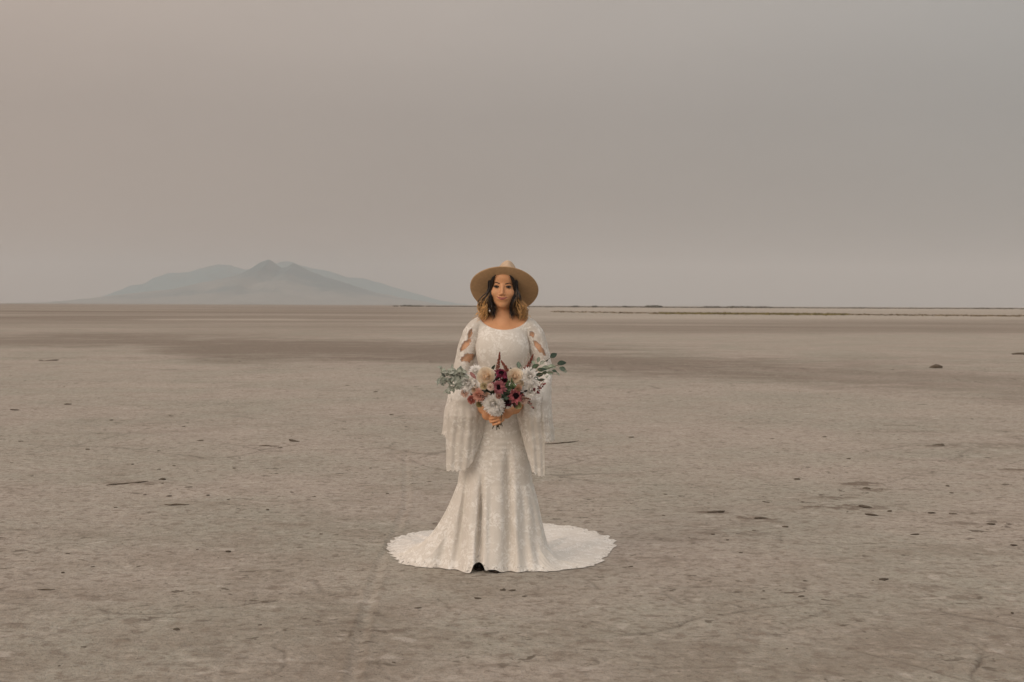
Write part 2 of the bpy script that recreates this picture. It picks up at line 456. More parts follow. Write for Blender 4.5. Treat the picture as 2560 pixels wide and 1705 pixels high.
SCUFFS = (  # (x, y, half width m, half depth m, strength) of churned darker mud
    [(*p, a, b, s) for p, a, b, s in (
        (z8([(1290, 500)])[0], .14, .10, .9), (z8([(1345, 530)])[0], .10, .08, .9), (z8([(1450, 530)])[0], .32, .05, .45),
        (z8([(1130, 570)])[0], .13, .06, .7), (z8([(1150, 628)])[0], .26, .08, .9), (z8([(1295, 618)])[0], .13, .07, .9),
        (z8([(490, 650)])[0], .12, .07, .8), (z8([(735, 685)])[0], .14, .06, .85), (z8([(800, 705)])[0], .1, .05, .5),
        (z8([(1830, 710)])[0], .15, .08, .6), (z8([(1900, 650)])[0], .22, .06, .4), (z8([(590, 765)])[0], .2, .08, .5),
        (z8([(300, 800)])[0], .13, .06, .5), (z8([(100, 910)])[0], .35, .12, .4), (z8([(2110, 420)])[0], .18, .06, .8),
        (z8([(1690, 295)])[0], .12, .09, .7), (z8([(560, 1385)])[0], .10, .07, .45), (z8([(710, 1305)])[0], .10, .05, .55),
        (z8([(2010, 1335)])[0], .07, .06, .5), (z8([(1590, 1055)])[0], .16, .06, .5), (z8([(1850, 1112)])[0], .08, .05, .7),
        (z8([(1480, 180)])[0], .2, .08, .5), (z8([(1500, 215)])[0], .5, .12, .4), (z8([(2000, 290)])[0], .7, .25, .4),
        (zL([(570, 575)])[0], .12, .08, .6), (zL([(840, 715)])[0], .08, .05, .7), (zL([(50, 735)])[0], .09, .05, .6),
        (zL([(1540, 515)])[0], .10, .06, .45), (zL([(1260, 900)])[0], .09, .07, .35), (zL([(1700, 150)])[0], .12, .05, .5),
        (zL([(1910, 615)])[0], .06, .04, .6), (zL([(2280, 765)])[0], .14, .06, .7), (zL([(680, 830)])[0], .05, .03, .6),
        (zL([(1190, 850)])[0], .09, .05, .3), (zM([(480, 1238)])[0], .10, .05, .4), (zM([(1320, 1275)])[0], .06, .05, .35),
        (zM([(1450, 1395)])[0], .14, .04, .6), (zM([(480, 1445)])[0], .05, .03, .5), (zM([(160, 1195)])[0], .09, .04, .5),
        (zM([(1680, 1320)])[0], .12, .02, .6), (zM([(1030, 1275)])[0], .03, .04, .4),
        ((640, 1114), .12, .06, .5), ((120, 902), .16, .2, .6), ((970, 846), .25, .6, .5), ((325, 1208), .25, .08, .6))])

def make_ground():
    th_f = np.arange(-30, 30.001, 0.09); th_c = np.arange(33, 328, 3.0)
    th = np.radians(np.concatenate([th_f, th_c]))
    r = [0.3]
    while r[-1] < 16400:
        k = r[-1]
        r.append(k * (1.12 if k < 2.4 else 1.0045 if k < 4.5 else 1.0026 if k < 15 else 1.0045 if k < 60 else 1.012 if k < 1500 else 1.05))
    r = np.array(r)
    X = r[:, None] * np.sin(th)[None]; Y = r[:, None] * np.cos(th)[None]
    px, py = project(X, Y, np.zeros_like(X))
    near = sstep(70, 25, r)[:, None] * np.ones_like(X)
    z = (0.004 * fbm(X * 1.7, Y * 1.7, 3, 3) + 0.0035 * fbm(X * 9, Y * 9, 3, 5)) * near
    z = z * (0.35 + 0.65 * sstep(0.5, 1.6, np.hypot(X + 0.05, Y - 8.1)))
    crack = np.zeros_like(X)
    nx_, ny_ = 0.05 * fbm(X * 3, Y * 3, 3, 8), 0.05 * fbm(X * 3, Y * 3, 3, 9)
    sel = (r > 2.5) & (r < 40); S = np.ix_(sel, np.arange(len(th)))
    xs, ys = X[S] + nx_[S], Y[S] + ny_[S]; cs = crack[S]
    for pts, wd, st in CRACKS:
        poly = [tuple(ground_at(a, b)[:2]) for a, b in pts]
        d = seg_dist(xs, ys, poly)
        wloc = np.maximum(wd * .8, 0.0015 * np.hypot(xs, ys))
        cs = np.maximum(cs, st * np.exp(-(d / wloc) ** 2) * (0.65 + 0.5 * fbm(xs * 4, ys * 4, 2, 31)))
    # web of faint polygon cracks
    xx, yy = xs * 0.9, ys * 0.9
    ix, iy = np.floor(xx), np.floor(yy); f1 = np.full(xx.shape, 9.0); f2 = np.full(xx.shape, 9.0)
    for dx in (-1, 0, 1):
        for dy in (-1, 0, 1):
            cx, cy = (ix + dx).astype(np.int64), (iy + dy).astype(np.int64)
            qx, qy = ix + dx + hashn(cx, cy, cx * 0, 51), iy + dy + hashn(cx, cy, cx * 0, 52)
            d = np.hypot(xx - qx, yy - qy)
            f2 = np.minimum(f2, np.maximum(d, f1)); f1 = np.minimum(f1, d)
    web = np.exp(-((f2 - f1) / (0.010 + 0.0012 * np.hypot(xs, ys))) ** 2) * sstep(0.0, 0.5, fbm(xs * 0.5, ys * 0.5, 3, 61)) * 0.5
    cs = np.maximum(cs, web)
    crack[S] = cs
    z -= crack * 0.010
    damp = np.zeros_like(X); tone = np.zeros_like(X)
    # churned scuffs
    sc = np.zeros_like(xs); rag = fbm(xs * 14, ys * 14, 4, 71, 0.75)
    for a, b, hw, hd, st in SCUFFS:
        g0 = ground_at(a, b)
        q = ((X[S] - g0[0]) / hw) ** 2 + ((Y[S] - g0[1]) / hd) ** 2
        sc = np.maximum(sc, st * sstep(0.05, 0.5, np.exp(-q * 0.9) * (0.70 + 1.9 * rag)))
    sc *= np.interp(np.hypot(xs, ys), [5, 8, 10], [.62, .8, 1.0])
    damp[S] = np.minimum(1, sc * 1.25)
    z[S] += 0.012 * sc * (0.4 + rag)
    # narrow pale wheel track
    poly = [tuple(ground_at(a, b)[:2]) for a, b in TRACK]
    d = seg_dist(X[S], Y[S], poly)
    tr = np.exp(-(d / 0.024) ** 2); ed = np.exp(-((d - 0.042) / 0.014) ** 2)
    z[S] += -0.005 * tr + 0.004 * ed
    tone[S] += -0.70 * tr * (0.6 + 1.1 * rag) + 0.55 * ed * (0.6 + 1.2 * rag)
    # damp bands across the flat
    lx, ly = X, np.log(np.maximum(r, 1))[:, None] * np.ones_like(X)
    A = X / np.maximum(Y, 1)
    str1 = fbm(A * 3 + 5, ly * 14, 4, 81); str2 = fbm(A * 7, ly * 40, 3, 91); spk = fbm(A * 160, ly * 160, 2, 95)
    wob = 9 * fbm(A * 10, ly * 3, 3, 101)
    pts = np.array([(-900, 860, 16), (0, 851, 15), (326, 849, 18), (543, 871, 31), (815, 874, 26), (1087, 883, 27), (1540, 907, 27), (1800, 919, 25), (1973, 930, 25), (2146, 943, 30), (2406, 956, 29), (2560, 972, 36), (3600, 1010, 40)])
    fwd = (Y > 3)
    yc = np.interp(px, pts[:, 0], pts[:, 1]); hw = np.interp(px, pts[:, 0], pts[:, 2])
    q = np.abs(py + wob * 0.5 - yc) / hw
    band = sstep(1.7, 0.2, q + 0.30 * spk + 0.65 * str1 + 0.55 * fbm(A * 45, ly * 70, 3, 97))
    cen = sstep(1700, 1850, px) * sstep(0.5, 0.0, q) * 0.55      # paler core to the right
    damp = np.maximum(damp, np.where(fwd, band * (0.88 - cen * 0.55) * np.interp(px, [0, 900, 1900, 2560], [0.85, 1.0, 0.85, 0.55]), 0))
    q2 = sstep(796, 806, py + 0.25 * wob) * sstep(842, 826, py + 0.4 * wob)
    damp = np.maximum(damp, np.where(fwd, q2 * np.interp(px, [0, 700, 1100, 1500, 2560], [0.38, 0.42, 0.50, 0.66, 0.58]) * (0.8 + 0.6 * str1 + 0.5 * str2), 0))
    farl = sstep(818, 800, py) * sstep(1500, 900, px)
    damp = np.maximum(damp, np.where(fwd, farl * (0.62 + 0.7 * str2 + 0.4 * str1), 0))
    mid_ = sstep(822, 836, py) * sstep(850, 838, py) * sstep(1100, 600, px)
    damp = np.maximum(damp, np.where(fwd, mid_ * (0.32 + 0.5 * str1), 0))
    # thin pale salt lines far out
    for x0, x1, yy_, h_, s_ in ((360, 760, 798, 2.2, .9), (950, 1200, 812, 2.2, .7), (1300, 2560, 793, 3.5, .7), (240, 460, 866, 2, .5), (1350, 2560, 774, 5, .6), (0, 420, 824, 5, .35)):
        m = np.exp(-((py + 0.12 * wob - yy_) / h_) ** 2) * sstep(x0 - 80, x0 + 80, px) * sstep(x1 + 80, x1 - 80, px) * fwd
        tone -= s_ * m; damp *= 1 - 0.85 * s_ * m
    back = ~fwd
    damp = np.where(back, np.maximum(damp, 0.3 * sstep(0.1, 0.5, str1)), damp)
    # browner towards the near edge, pale crust in the middle distance
    tone += 0.95 * sstep(8.8, 5.2, r)[:, None] * (0.8 + 0.9 * fbm(X * 1.1, Y * 1.1, 3, 111))
    tone += (0.55 * fbm(X * 0.45, Y * 0.45, 5, 121, .6) + 0.45 * fbm(X * 1.9, Y * 1.9, 4, 131, .6)) * near
    tone -= 0.30 * sstep(9, 13, r)[:, None] * sstep(40, 26, r)[:, None]
    tone += 0.22 * str2 * sstep(15, 40, r)[:, None]
    I = np.arange(X.size).reshape(X.shape); I = np.concatenate([I, I[:, :1]], 1)
    Qd = np.stack([I[:-1, :-1], I[:-1, 1:], I[1:, 1:], I[1:, :-1]], -1).reshape(-1, 4)[:, ::-1]
    V = np.stack([X, Y, z], -1).reshape(-1, 3)
    V = np.concatenate([V, [[0, 0, 0]]]); ctr = len(V) - 1
    Tr = np.stack([I[0, :-1], np.full(len(th), ctr), I[0, 1:]], -1)[:, ::-1]
    Tr = Tr[:, ::-1]
    me = mesh_from('ground', V, Qd, Tr)
    # make every face look up
    for nm, arr in (('damp', damp), ('crack', crack), ('tone', tone)):
        fattr(me, nm, np.concatenate([arr.ravel(), [0]]))
    o = link('ground', me, M_GROUND)
    return tag(o, kind='structure')
make_ground()

# ------------------------------------------------------------------ hills
def make_hill(name, prof, Y0, depth, mat, seed, spur):
    z5 = Z((200, 620), .39066)
    P = np.array([at_depth(a, b, Y0)[[0, 2]] for a, b in z5(prof)])
    xs = np.linspace(P[0, 0] - 900, P[-1, 0] + 900, 420); ys = np.linspace(-1, 1, 160)
    X, Yn = np.meshgrid(xs, ys, indexing='ij')
    off = 260 * fbm(X / 900, Yn * 2, 3, seed)
    H = np.interp(X + off * np.abs(Yn), P[:, 0], np.maximum(P[:, 1], 0), 0, 0)
    H = np.maximum(H, 0)
    fall = np.clip(1 - np.abs(Yn) ** (1.05), 0, 1)
    rid = 1 - np.abs(fbm(X / 520 + 0.6 * Yn, Yn * 1.3, 4, seed + 3))
    rid2 = 1 - np.abs(fbm(X / 190, Yn * 3.5, 3, seed + 7))
    zz = H * fall * (1 - spur * np.abs(Yn) ** 0.6 * (1.7 - 1.25 * rid - 0.45 * rid2))
    zz += 5 * fbm(X / 90, Yn * 20, 3, seed + 9) * sstep(0, 60, H)
    zz = np.where(zz < 0.5, -2.0 + 0 * zz, zz)
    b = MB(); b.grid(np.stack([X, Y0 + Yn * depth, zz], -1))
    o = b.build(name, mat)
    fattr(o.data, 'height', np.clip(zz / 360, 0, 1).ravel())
    return tag(o, kind='structure')
FRONT = [(-40, 352), (100, 330), (250, 300), (420, 280), (600, 262), (800, 215), (1000, 172), (1060, 146), (1100, 122), (1150, 88), (1185, 74), (1210, 66), (1235, 80), (1255, 98), (1290, 120), (1330, 112), (1365, 90), (1400, 108), (1440, 128), (1480, 150), (1560, 180), (1640, 204), (1720, 228), (1800, 255), (1900, 283), (2050, 315), (2200, 340), (2260, 352)]
BACK = [(0, 345), (200, 300), (320, 240), (420, 222), (470, 190), (560, 160), (700, 148), (800, 120), (890, 100), (960, 106), (1050, 138), (1150, 130), (1260, 95), (1320, 80), (1360, 84), (1400, 104), (1500, 130), (1560, 140), (1640, 160), (1720, 188), (1810, 190), (1900, 215), (2030, 255), (2150, 290), (2300, 335), (2400, 350)]
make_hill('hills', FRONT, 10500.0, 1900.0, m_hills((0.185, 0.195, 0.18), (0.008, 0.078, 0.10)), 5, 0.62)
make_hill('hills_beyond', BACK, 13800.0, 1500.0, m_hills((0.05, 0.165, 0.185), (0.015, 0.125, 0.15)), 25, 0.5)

# ------------------------------------------------------------------ haze
hz = N('smoke_haze')
hz.t.nodes.remove(hz.p)
pv = hz.new('ShaderNodeVolumePrincipled')
pv.inputs['Color'].default_value = (0.735, 0.752, 0.765, 1)
pv.inputs['Density'].default_value = 1.0e-4
pv.inputs['Anisotropy'].default_value = 0.1
hz.L(pv.outputs[0], hz.out.inputs['Volume'])
hb = MB()
B0, B1, ZB, ZT = -16800.0, 16800.0, -3.5, 470.0
hb.add([(x, y, z) for z in (ZB, ZT) for y in (B0, B1) for x in (B0, B1)],
       [(0, 2, 3, 1), (4, 5, 7, 6), (0, 1, 5, 4), (2, 6, 7, 3), (0, 4, 6, 2), (1, 3, 7, 5)])
tag(hb.build('haze', hz.m, smooth=False), kind='stuff')

# ------------------------------------------------------------------ far brush and grass
def brush_blob(b, x, y, w_, h_, col, n=5):
    for k in range(n):
        r = np.array([w_ * random.uniform(.25, .5), w_ * random.uniform(.25, .5), h_ * random.uniform(.35, .55)])
        b.blob((x + random.uniform(-.5, .5) * w_, y + random.uniform(-.5, .5) * w_, r[2] * 0.8), r, np.array(col) * random.uniform(.7, 1.3), 7, 5, 0.25)
b = MB()
for i in range(900):
    px = random.uniform(980, 3300)
    Y0 = random.uniform(1150, 1400)
    x = (px - 1280) / FPX * Y0
    d = 0.55 + 0.45 * math.sin(px * 0.021) + 0.3 * math.sin(px * 0.0071 + 1)
    if px < 1300 and random.random() < 0.5: continue
    brush_blob(b, x, Y0, random.uniform(3, 8), max(0.75, random.uniform(0.7, 1.35) * max(.5, d)), (0.075, 0.068, 0.045), 3)
tag(b.build('brush', m_vcol('brush_foliage', 0.9, 0.2, 2.0)), kind='stuff')
M_BUSH = m_vcol('bush_foliage', 0.9, 0.25, 3.0)
for px, w_, h_, lab in ((1436, 4.5, 1.7, 'low dark bush just past the hat on the far brush line'), (1487, 3.2, 1.9, 'small round bush standing alone on the far brush line'),
                        (1562, 3.4, 1.7, 'small bush beside the largest bush on the far brush line'), (1632, 10, 2.3, 'wide dark bush, largest on the far brush line'),
                        (1778, 12, 1.8, 'long low bush on the far brush line above the green grass')):
    Y0 = 1130.0
    o = MB(); brush_blob(o, 0, 0, w_ * .9, h_ * .8, (0.075, 0.07, 0.05), 22)
    o = o.build('bush', M_BUSH, loc=((px - 1280) / FPX * Y0, Y0, 0))
    tag(o, lab, 'bush', 'bushes on the horizon')
# grass strips on the flat
b = MB()
gv, gf, gc = [], [], []
nb = 0
for i in range(9000):
    px = random.uniform(1380, 2750)
    wgt = 1.0 if 1650 < px < 2120 else 0.22
    if random.random() > wgt: continue
    yy_ = np.interp(px, [1380, 1650, 2100, 2750], [779, 783.5, 786.5, 792]) + random.gauss(0, 0.8)
    g0 = ground_at(px, yy_)
    hh = random.uniform(.08, .24) * (1.2 if wgt == 1 else .8); ww = random.uniform(.08, .2); a = random.uniform(0, math.pi)
    dx, dy = math.cos(a) * ww, math.sin(a) * ww
    col = np.array((0.165, 0.138, 0.060)) * random.uniform(.6, 1.35) if wgt == 1 else np.array((0.15, 0.115, 0.065)) * random.uniform(.6, 1.3)
    lean = (random.uniform(-.1, .1), random.uniform(-.1, .1))
    for k in range(3):
        ox, oy = random.uniform(-.25, .25), random.uniform(-.5, .5)
        gv += [(g0[0] + ox - dx, g0[1] + oy - dy, 0), (g0[0] + ox + dx, g0[1] + oy + dy, 0), (g0[0] + ox + lean[0], g0[1] + oy + lean[1], hh * random.uniform(.6, 1.1))]
        gf.append((nb, nb + 1, nb + 2)); nb += 3; gc += [col] * 3
b.add(gv, gf, np.array(gc))
tag(b.build('grass', m_vcol('dry_green_grass', 0.9, 0.2, 1.0)), kind='stuff')

# ------------------------------------------------------------------ the bride
ROOT = np.array([-0.0486, 7.85, 0.0])
def L(px, py, yl=0.0): return at_depth(px, py, ROOT[1] + yl) - ROOT
def G(px, py): return ground_at(px, py) - ROOT
person = empty('person', ROOT)
tag(person, 'bride in ivory lace gown and tan wide brimmed hat holding a bouquet', 'person')

def surface_nets(F, org, h):
    S = F < 0
    c = [(i, j, k) for i in (0, 1) for j in (0, 1) for k in (0, 1)]
    sl = lambda A, o: A[o[0]:A.shape[0] - 1 + o[0], o[1]:A.shape[1] - 1 + o[1], o[2]:A.shape[2] - 1 + o[2]]
    cnt = sum(sl(S, o).astype(np.int8) for o in c)
    act = (cnt > 0) & (cnt < 8)
    idx = np.argwhere(act)
    vid = np.full(act.shape, -1, np.int64); vid[act] = np.arange(len(idx))
    vals = {o: F[idx[:, 0] + o[0], idx[:, 1] + o[1], idx[:, 2] + o[2]] for o in c}
    acc = np.zeros((len(idx), 3)); n = np.zeros(len(idx))
    for a in c:
        for ax in range(3):
            if a[ax]: continue
            bb = list(a); bb[ax] = 1; bb = tuple(bb)
            fa, fb = vals[a], vals[bb]; m = (fa < 0) != (fb < 0)
            t = np.where(m, fa / np.where(m, fa - fb, 1), 0)
            p = np.tile(np.array(a, float), (len(idx), 1)); p[:, ax] += t
            acc[m] += p[m]; n[m] += 1
    V = (idx + acc / n[:, None]) * h + org
    Q = []
    for ax in range(3):
        u, v = [(1, 2), (2, 0), (0, 1)][ax]
        A = S.take(np.arange(S.shape[ax] - 1), ax); B = S.take(np.arange(1, S.shape[ax]), ax)
        for sgn in (0, 1):
            e = np.argwhere((A & ~B) if sgn == 0 else (~A & B))
            ok = (e[:, u] > 0) & (e[:, v] > 0) & (e[:, u] < S.shape[u] - 1) & (e[:, v] < S.shape[v] - 1); e = e[ok]
            q = []
            for du, dv in ((1, 1), (0, 1), (0, 0), (1, 0)):
                k = e.copy(); k[:, u] -= du; k[:, v] -= dv; q.append(vid[k[:, 0], k[:, 1], k[:, 2]])
            q = np.stack(q, -1)
            Q.append(q if sgn == 0 else q[:, ::-1])
    return V, np.concatenate(Q)

class Vol:
    def __init__(s, lo, hi, h):
        s.lo, s.h = np.array(lo, float), h
        s.n = np.ceil((np.array(hi) - s.lo) / h).astype(int) + 1
        s.F = np.full(s.n, 0.2, np.float32)
    def block(s, lo, hi, pad=0.045):
        a = np.clip(np.floor((np.array(lo) - pad - s.lo) / s.h).astype(int), 0, s.n - 1)
        b_ = np.clip(np.ceil((np.array(hi) + pad - s.lo) / s.h).astype(int) + 1, a + 1, s.n)
        ax = [s.lo[i] + s.h * np.arange(a[i], b_[i]) for i in range(3)]
        return tuple(slice(a[i], b_[i]) for i in range(3)), np.meshgrid(*ax, indexing='ij', sparse=True)
    def put(s, sl, d, k, sub=False):
        A = s.F[sl]; d = d.astype(np.float32)
        if sub:
            d = -d; hh = np.maximum(k - np.abs(A - d), 0) / k; s.F[sl] = np.maximum(A, d) + hh * hh * k * 0.25
        else:
            hh = np.maximum(k - np.abs(A - d), 0) / k; s.F[sl] = np.minimum(A, d) - hh * hh * k * 0.25
    def cone(s, a, ra, b_, rb, k=0.02, sub=False):
        a, b_ = np.array(a, float), np.array(b_, float); m = max(ra, rb)
        sl, (x, y, z) = s.block(np.minimum(a, b_) - m, np.maximum(a, b_) + m, .03 + k)
        v = b_ - a; l2 = v @ v + 1e-12
        t = np.clip(((x - a[0]) * v[0] + (y - a[1]) * v[1] + (z - a[2]) * v[2]) / l2, 0, 1)
        d = np.sqrt((x - a[0] - t * v[0]) ** 2 + (y - a[1] - t * v[1]) ** 2 + (z - a[2] - t * v[2]) ** 2) - (ra + (rb - ra) * t)
        s.put(sl, d, k, sub)
    def ell(s, c, r, k=0.02, sub=False, rot=None):
        c, r = np.array(c, float), np.array(r, float); m = r.max() if rot is not None else r
        sl, (x, y, z) = s.block(c - m, c + m, .03 + k)
        x, y, z = x - c[0], y - c[1], z - c[2]
        if rot is not None:
            Rm = np.asarray(rot).T
            x, y, z = Rm[0, 0] * x + Rm[0, 1] * y + Rm[0, 2] * z, Rm[1, 0] * x + Rm[1, 1] * y + Rm[1, 2] * z, Rm[2, 0] * x + Rm[2, 1] * y + Rm[2, 2] * z
        k0 = np.sqrt((x / r[0]) ** 2 + (y / r[1]) ** 2 + (z / r[2]) ** 2)
        k1 = np.sqrt((x / r[0] ** 2) ** 2 + (y / r[1] ** 2) ** 2 + (z / r[2] ** 2) ** 2) + 1e-9
        s.put(sl, k0 * (k0 - 1) / k1, k, sub)
    def chain(s, pts, rad, k=0.006):
        for i in range(len(pts) - 1): s.cone(pts[i], rad[i], pts[i + 1], rad[i + 1], k)

# torso, in the person's own frame (x across, y away from the camera, z up)
def torso(v):
    v.ell((-.004, .012, 1.205), (.128, .090, .15), .03)
    for sx in (-1, 1):
        v.ell((sx * .052 - .004, -.034, 1.20), (.064, .050, .075), .09)
        v.cone((0, .015, 1.325), .040, (sx * .125, .014, 1.322), .040, .04)
        v.cone((sx * .02, .02, 1.385), .03, (sx * .13, .018, 1.332), .030, .03)
    v.ell((-.006, .012, 1.06), (.112, .082, .16), .05)
    v.ell((-.022, .015, .88), (.155, .115, .15), .08)

HC = np.array([0.002, -0.005, 1.5395])      # between the eyes' level and the middle of the head
HROT = np.array((Matrix.Rotation(R_(-5), 3, 'Z') @ Matrix.Rotation(R_(1.5), 3, 'Y')))
def hp(x, y, z): return HC + HROT @ np.array([x, y, z])
ARMS = {-1: dict(S=(-.140, .012, 1.318), E=(-.222, .02, 1.068), W=(-.108, -.190, .878)),
        1: dict(S=(.140, .012, 1.318), E=(.225, .02, 1.068), W=(.072, -.200, .880))}
STEM = np.array([-.034, -.262, 0])           # where the stems are held

def make_body():
    v = Vol((-.31, -.37, 0.02), (.31, .17, 1.68), .0034)
    torso(v)
    for sx in (-1, 1):                        # legs
        hx = -.022 + sx * .075; fx = -.085 + sx * .045
        v.cone((hx, .01, .85), .085, (fx - .0 + sx * .015, .0, .47), .055, .03)
        v.cone((fx + sx * .015, .0, .47), .054, (fx, .03, .30), .050, .02)
        v.cone((fx, .03, .30), .048, (fx, .02, .07), .036, .02)
    # neck and head
    v.cone((0, .022, 1.33), .052, hp(0, .022, -.10), .044, .03)
    e = lambda c, r, k, sub=False: v.ell(hp(*c), r, k, sub, HROT)
    e((0, .018, .030), (.073, .090, .078), .02)
    e((0, -.020, -.028), (.0635, .066, .082), .03)
    e((0, -.022, -.066), (.051, .056, .044), .02)
    e((0, -.066, -.096), (.020, .017, .017), .025)
    e((0, -.045, .050), (.052, .042, .032), .03)                 # brow
    for sx in (-1, 1):
        e((sx * .037, -.057, -.032), (.024, .023, .021), .02)    # cheek
        e((sx * .0335, -.103, .001), (.019, .020, .012), .016, True)   # socket
        e((sx * .0115, -.088, -.041), (.0072, .010, .0065), .006)      # nostril wing
        e((sx * .073, .012, -.012), (.008, .017, .028), .008)    # ear
    v.cone(hp(0, -.084, .006), .008, hp(0, -.103, -.035), .0088, .010)
    e((0, -.082, -.064), (.027, .012, .012), .012)               # mouth swell
    # arms and hands
    for sx in (-1, 1):
        A = {k_: np.array(p) for k_, p in ARMS[sx].items()}
        v.cone(A['S'], .036, A['E'] * .45 + A['S'] * .55 + (sx * .014, -.006, 0), .040, .02); v.cone(A['E'] * .45 + A['S'] * .55 + (sx * .014, -.006, 0), .040, A['E'], .034, .02)
        v.cone(A['E'], .035, A['W'], .0225, .012)
        if sx < 0: palm = np.array((-.082, -.232, .848)); fz = (.870, .853, .836, .820); fx0 = -.066; yoff = 0.0
        else: palm = np.array((.018, -.245, .858)); fz = (.873, .857, .841, .826); fx0 = .004; yoff = -.016
        d = palm - A['W']; d /= np.linalg.norm(d)
        v.cone(A['W'], .021, palm - d * .01, .019, .012)
        wdt = np.array((.012 * -sx, .0, .018)) if sx > 0 else np.array((.012, 0, .018))
        v.ell(palm, (.029, .016, .026), .012)
        for i, z_ in enumerate(fz):
            ln = (.95, 1.05, 1.0, .8)[i]
            p0 = np.array((fx0, palm[1] - .008, z_ - .004 + .002 * i))
            if sx < 0:
                pts = [p0, (p0[0] + .022 * ln, STEM[1] - .026, z_ - .008), (p0[0] + .045 * ln, STEM[1] - .026, z_ - .014), (p0[0] + .066 * ln, STEM[1] - .010, z_ - .014)]
            else:
                pts = [p0, (p0[0] - .024 * ln, STEM[1] - .040, z_ - .010), (p0[0] - .048 * ln, STEM[1] - .044, z_ - .018), (p0[0] - .068 * ln, STEM[1] - .032, z_ - .023)]
            v.chain([np.array(p) for p in pts], [.0076, .0072, .0066, .0058], .0015)
        t0 = palm + np.array((-sx * .004, -.004, .018))
        v.chain([t0, t0 + np.array((-sx * .018, -.020, .016)), t0 + np.array((-sx * .036, -.026, .020))], [.0108, .0096, .008], .004)
    V, Q = surface_nets(v.F, v.lo, v.h)
    me = mesh_from('body', V, Q)
    o = link('body', me, M_SKIN, person)
    # face surface lookup for the make-up and the brows
    def surf_y(x, z, y0=-.16):
        p = np.array([hp(x, y, z) for y in np.arange(y0, 0, .001)])
        ii = np.rint((p - v.lo) / v.h).astype(int)
        q = (p - v.lo) / v.h; i0 = np.floor(q).astype(int); f = q - i0
        val = 0
        for dx in (0, 1):
            for dy in (0, 1):
                for dz in (0, 1):
                    wt = np.abs(1 - dx - f[:, 0]) * np.abs(1 - dy - f[:, 1]) * np.abs(1 - dz - f[:, 2])
                    val = val + wt * v.F[i0[:, 0] + dx, i0[:, 1] + dy, i0[:, 2] + dz]
        k = np.argmax(val < 0)
        return y0 + .001 * (k - 1) + .001 * val[k - 1] / (val[k - 1] - val[k] + 1e-9)
    return o, surf_y
body, surf_y = make_body()

# face: eyes, lashes, brows, lips are pieces of the body
for sx in (-1, 1):
    b = MB(); c = np.array(hp(sx * .0335, -.0742, .0003))
    th = np.linspace(0.01, np.pi - .01, 22); ph = np.linspace(0, 2 * np.pi, 24, endpoint=False)
    P = np.stack([np.sin(th)[:, None] * np.cos(ph), -np.cos(th)[:, None] * np.ones(24), np.sin(th)[:, None] * np.sin(ph)], -1) * .0120
    P[..., 0] *= 1.15; P[..., 2] *= .52
    cc = np.where((th < .52)[:, None, None], np.array((.014, .007, .004)), np.array((.24, .19, .17))) * np.ones((22, 24, 1))
    cc[th < .22] = (.004, .003, .003)
    b.grid(P @ HROT.T + c, cc, wrap_v=True)
    b.build('eye', M_PLAIN, body)
    b = MB()
    t = np.linspace(-1, 1, 11)
    for zoff, rad, dz in ((.0064, .0021, .0035), (-.0052, .0009, -.0025)):
        pts = [hp(sx * .0335 + .0155 * s_, min(surf_y(sx * .0335 + .0155 * s_, zoff * (1 - s_ * s_) + (.001 if s_ * sx > 0 else -.001)), -.0845) - .0008, zoff * (1 - s_ * s_) + (.0012 if s_ * sx > 0.6 else 0)) for s_ in t]
        b.tube(pts, rad * (1.15 - .6 * np.abs(t) ** 3), (.012, .007, .005), 6)
    b.build('eyelash', M_PLAIN, body)
    b = MB(); t = np.linspace(0, 1, 12); rows = []
    for s_ in t:
        x = sx * (.0155 + .037 * s_); z = .0165 + .0065 * math.sin(min(1, s_ / .68) * math.pi / 2) - .0075 * max(0, s_ - .68) / .32 + (-.001 if sx > 0 else .001)
        hh = .0030 * (1 - .65 * s_ ** 2)
        rows.append([hp(x, surf_y(x, z + k * hh) - (.0012 if abs(k) < .9 else .0001), z + k * hh) for k in (-1, -.4, .4, 1)])
    b.grid(np.array(rows), (.040, .020, .012)); b.build('eyebrow', M_PLAIN, body)
b = MB()
ts = np.linspace(-1, 1, 21)
smile = lambda s_: .0100 * abs(s_) ** 1.7 + .0012 * -s_
for up, colr in ((1, (.30, .085, .072)), (-1, (.36, .115, .095))):
    rows = []
    for s_ in ts:
        x = .0300 * s_; z0 = -.0635 + smile(s_)
        hgt = (.0062 * (1 - abs(s_) ** 1.8) * (1 - .18 * math.exp(-(s_ / .14) ** 2)) if up > 0 else .0072 * (1 - abs(s_) ** 2.0)) + .0003
        rows.append([hp(x, surf_y(x, z0 + up * hgt * k) - .0026 * math.sin(math.pi * min(1, k + .22)) * (1 - abs(s_) ** 3) - .0003, z0 + up * hgt * k) for k in (0, .25, .5, .75, 1)])
    b.grid(np.array(rows), colr)
pts = [hp(.0300 * s_, surf_y(.0300 * s_, -.0635 + smile(s_)) - .0012, -.0635 + smile(s_)) for s_ in ts]
b.tube(pts, .0009, (.10, .022, .02), 5)
b.build('lips', M_PLAIN, body)

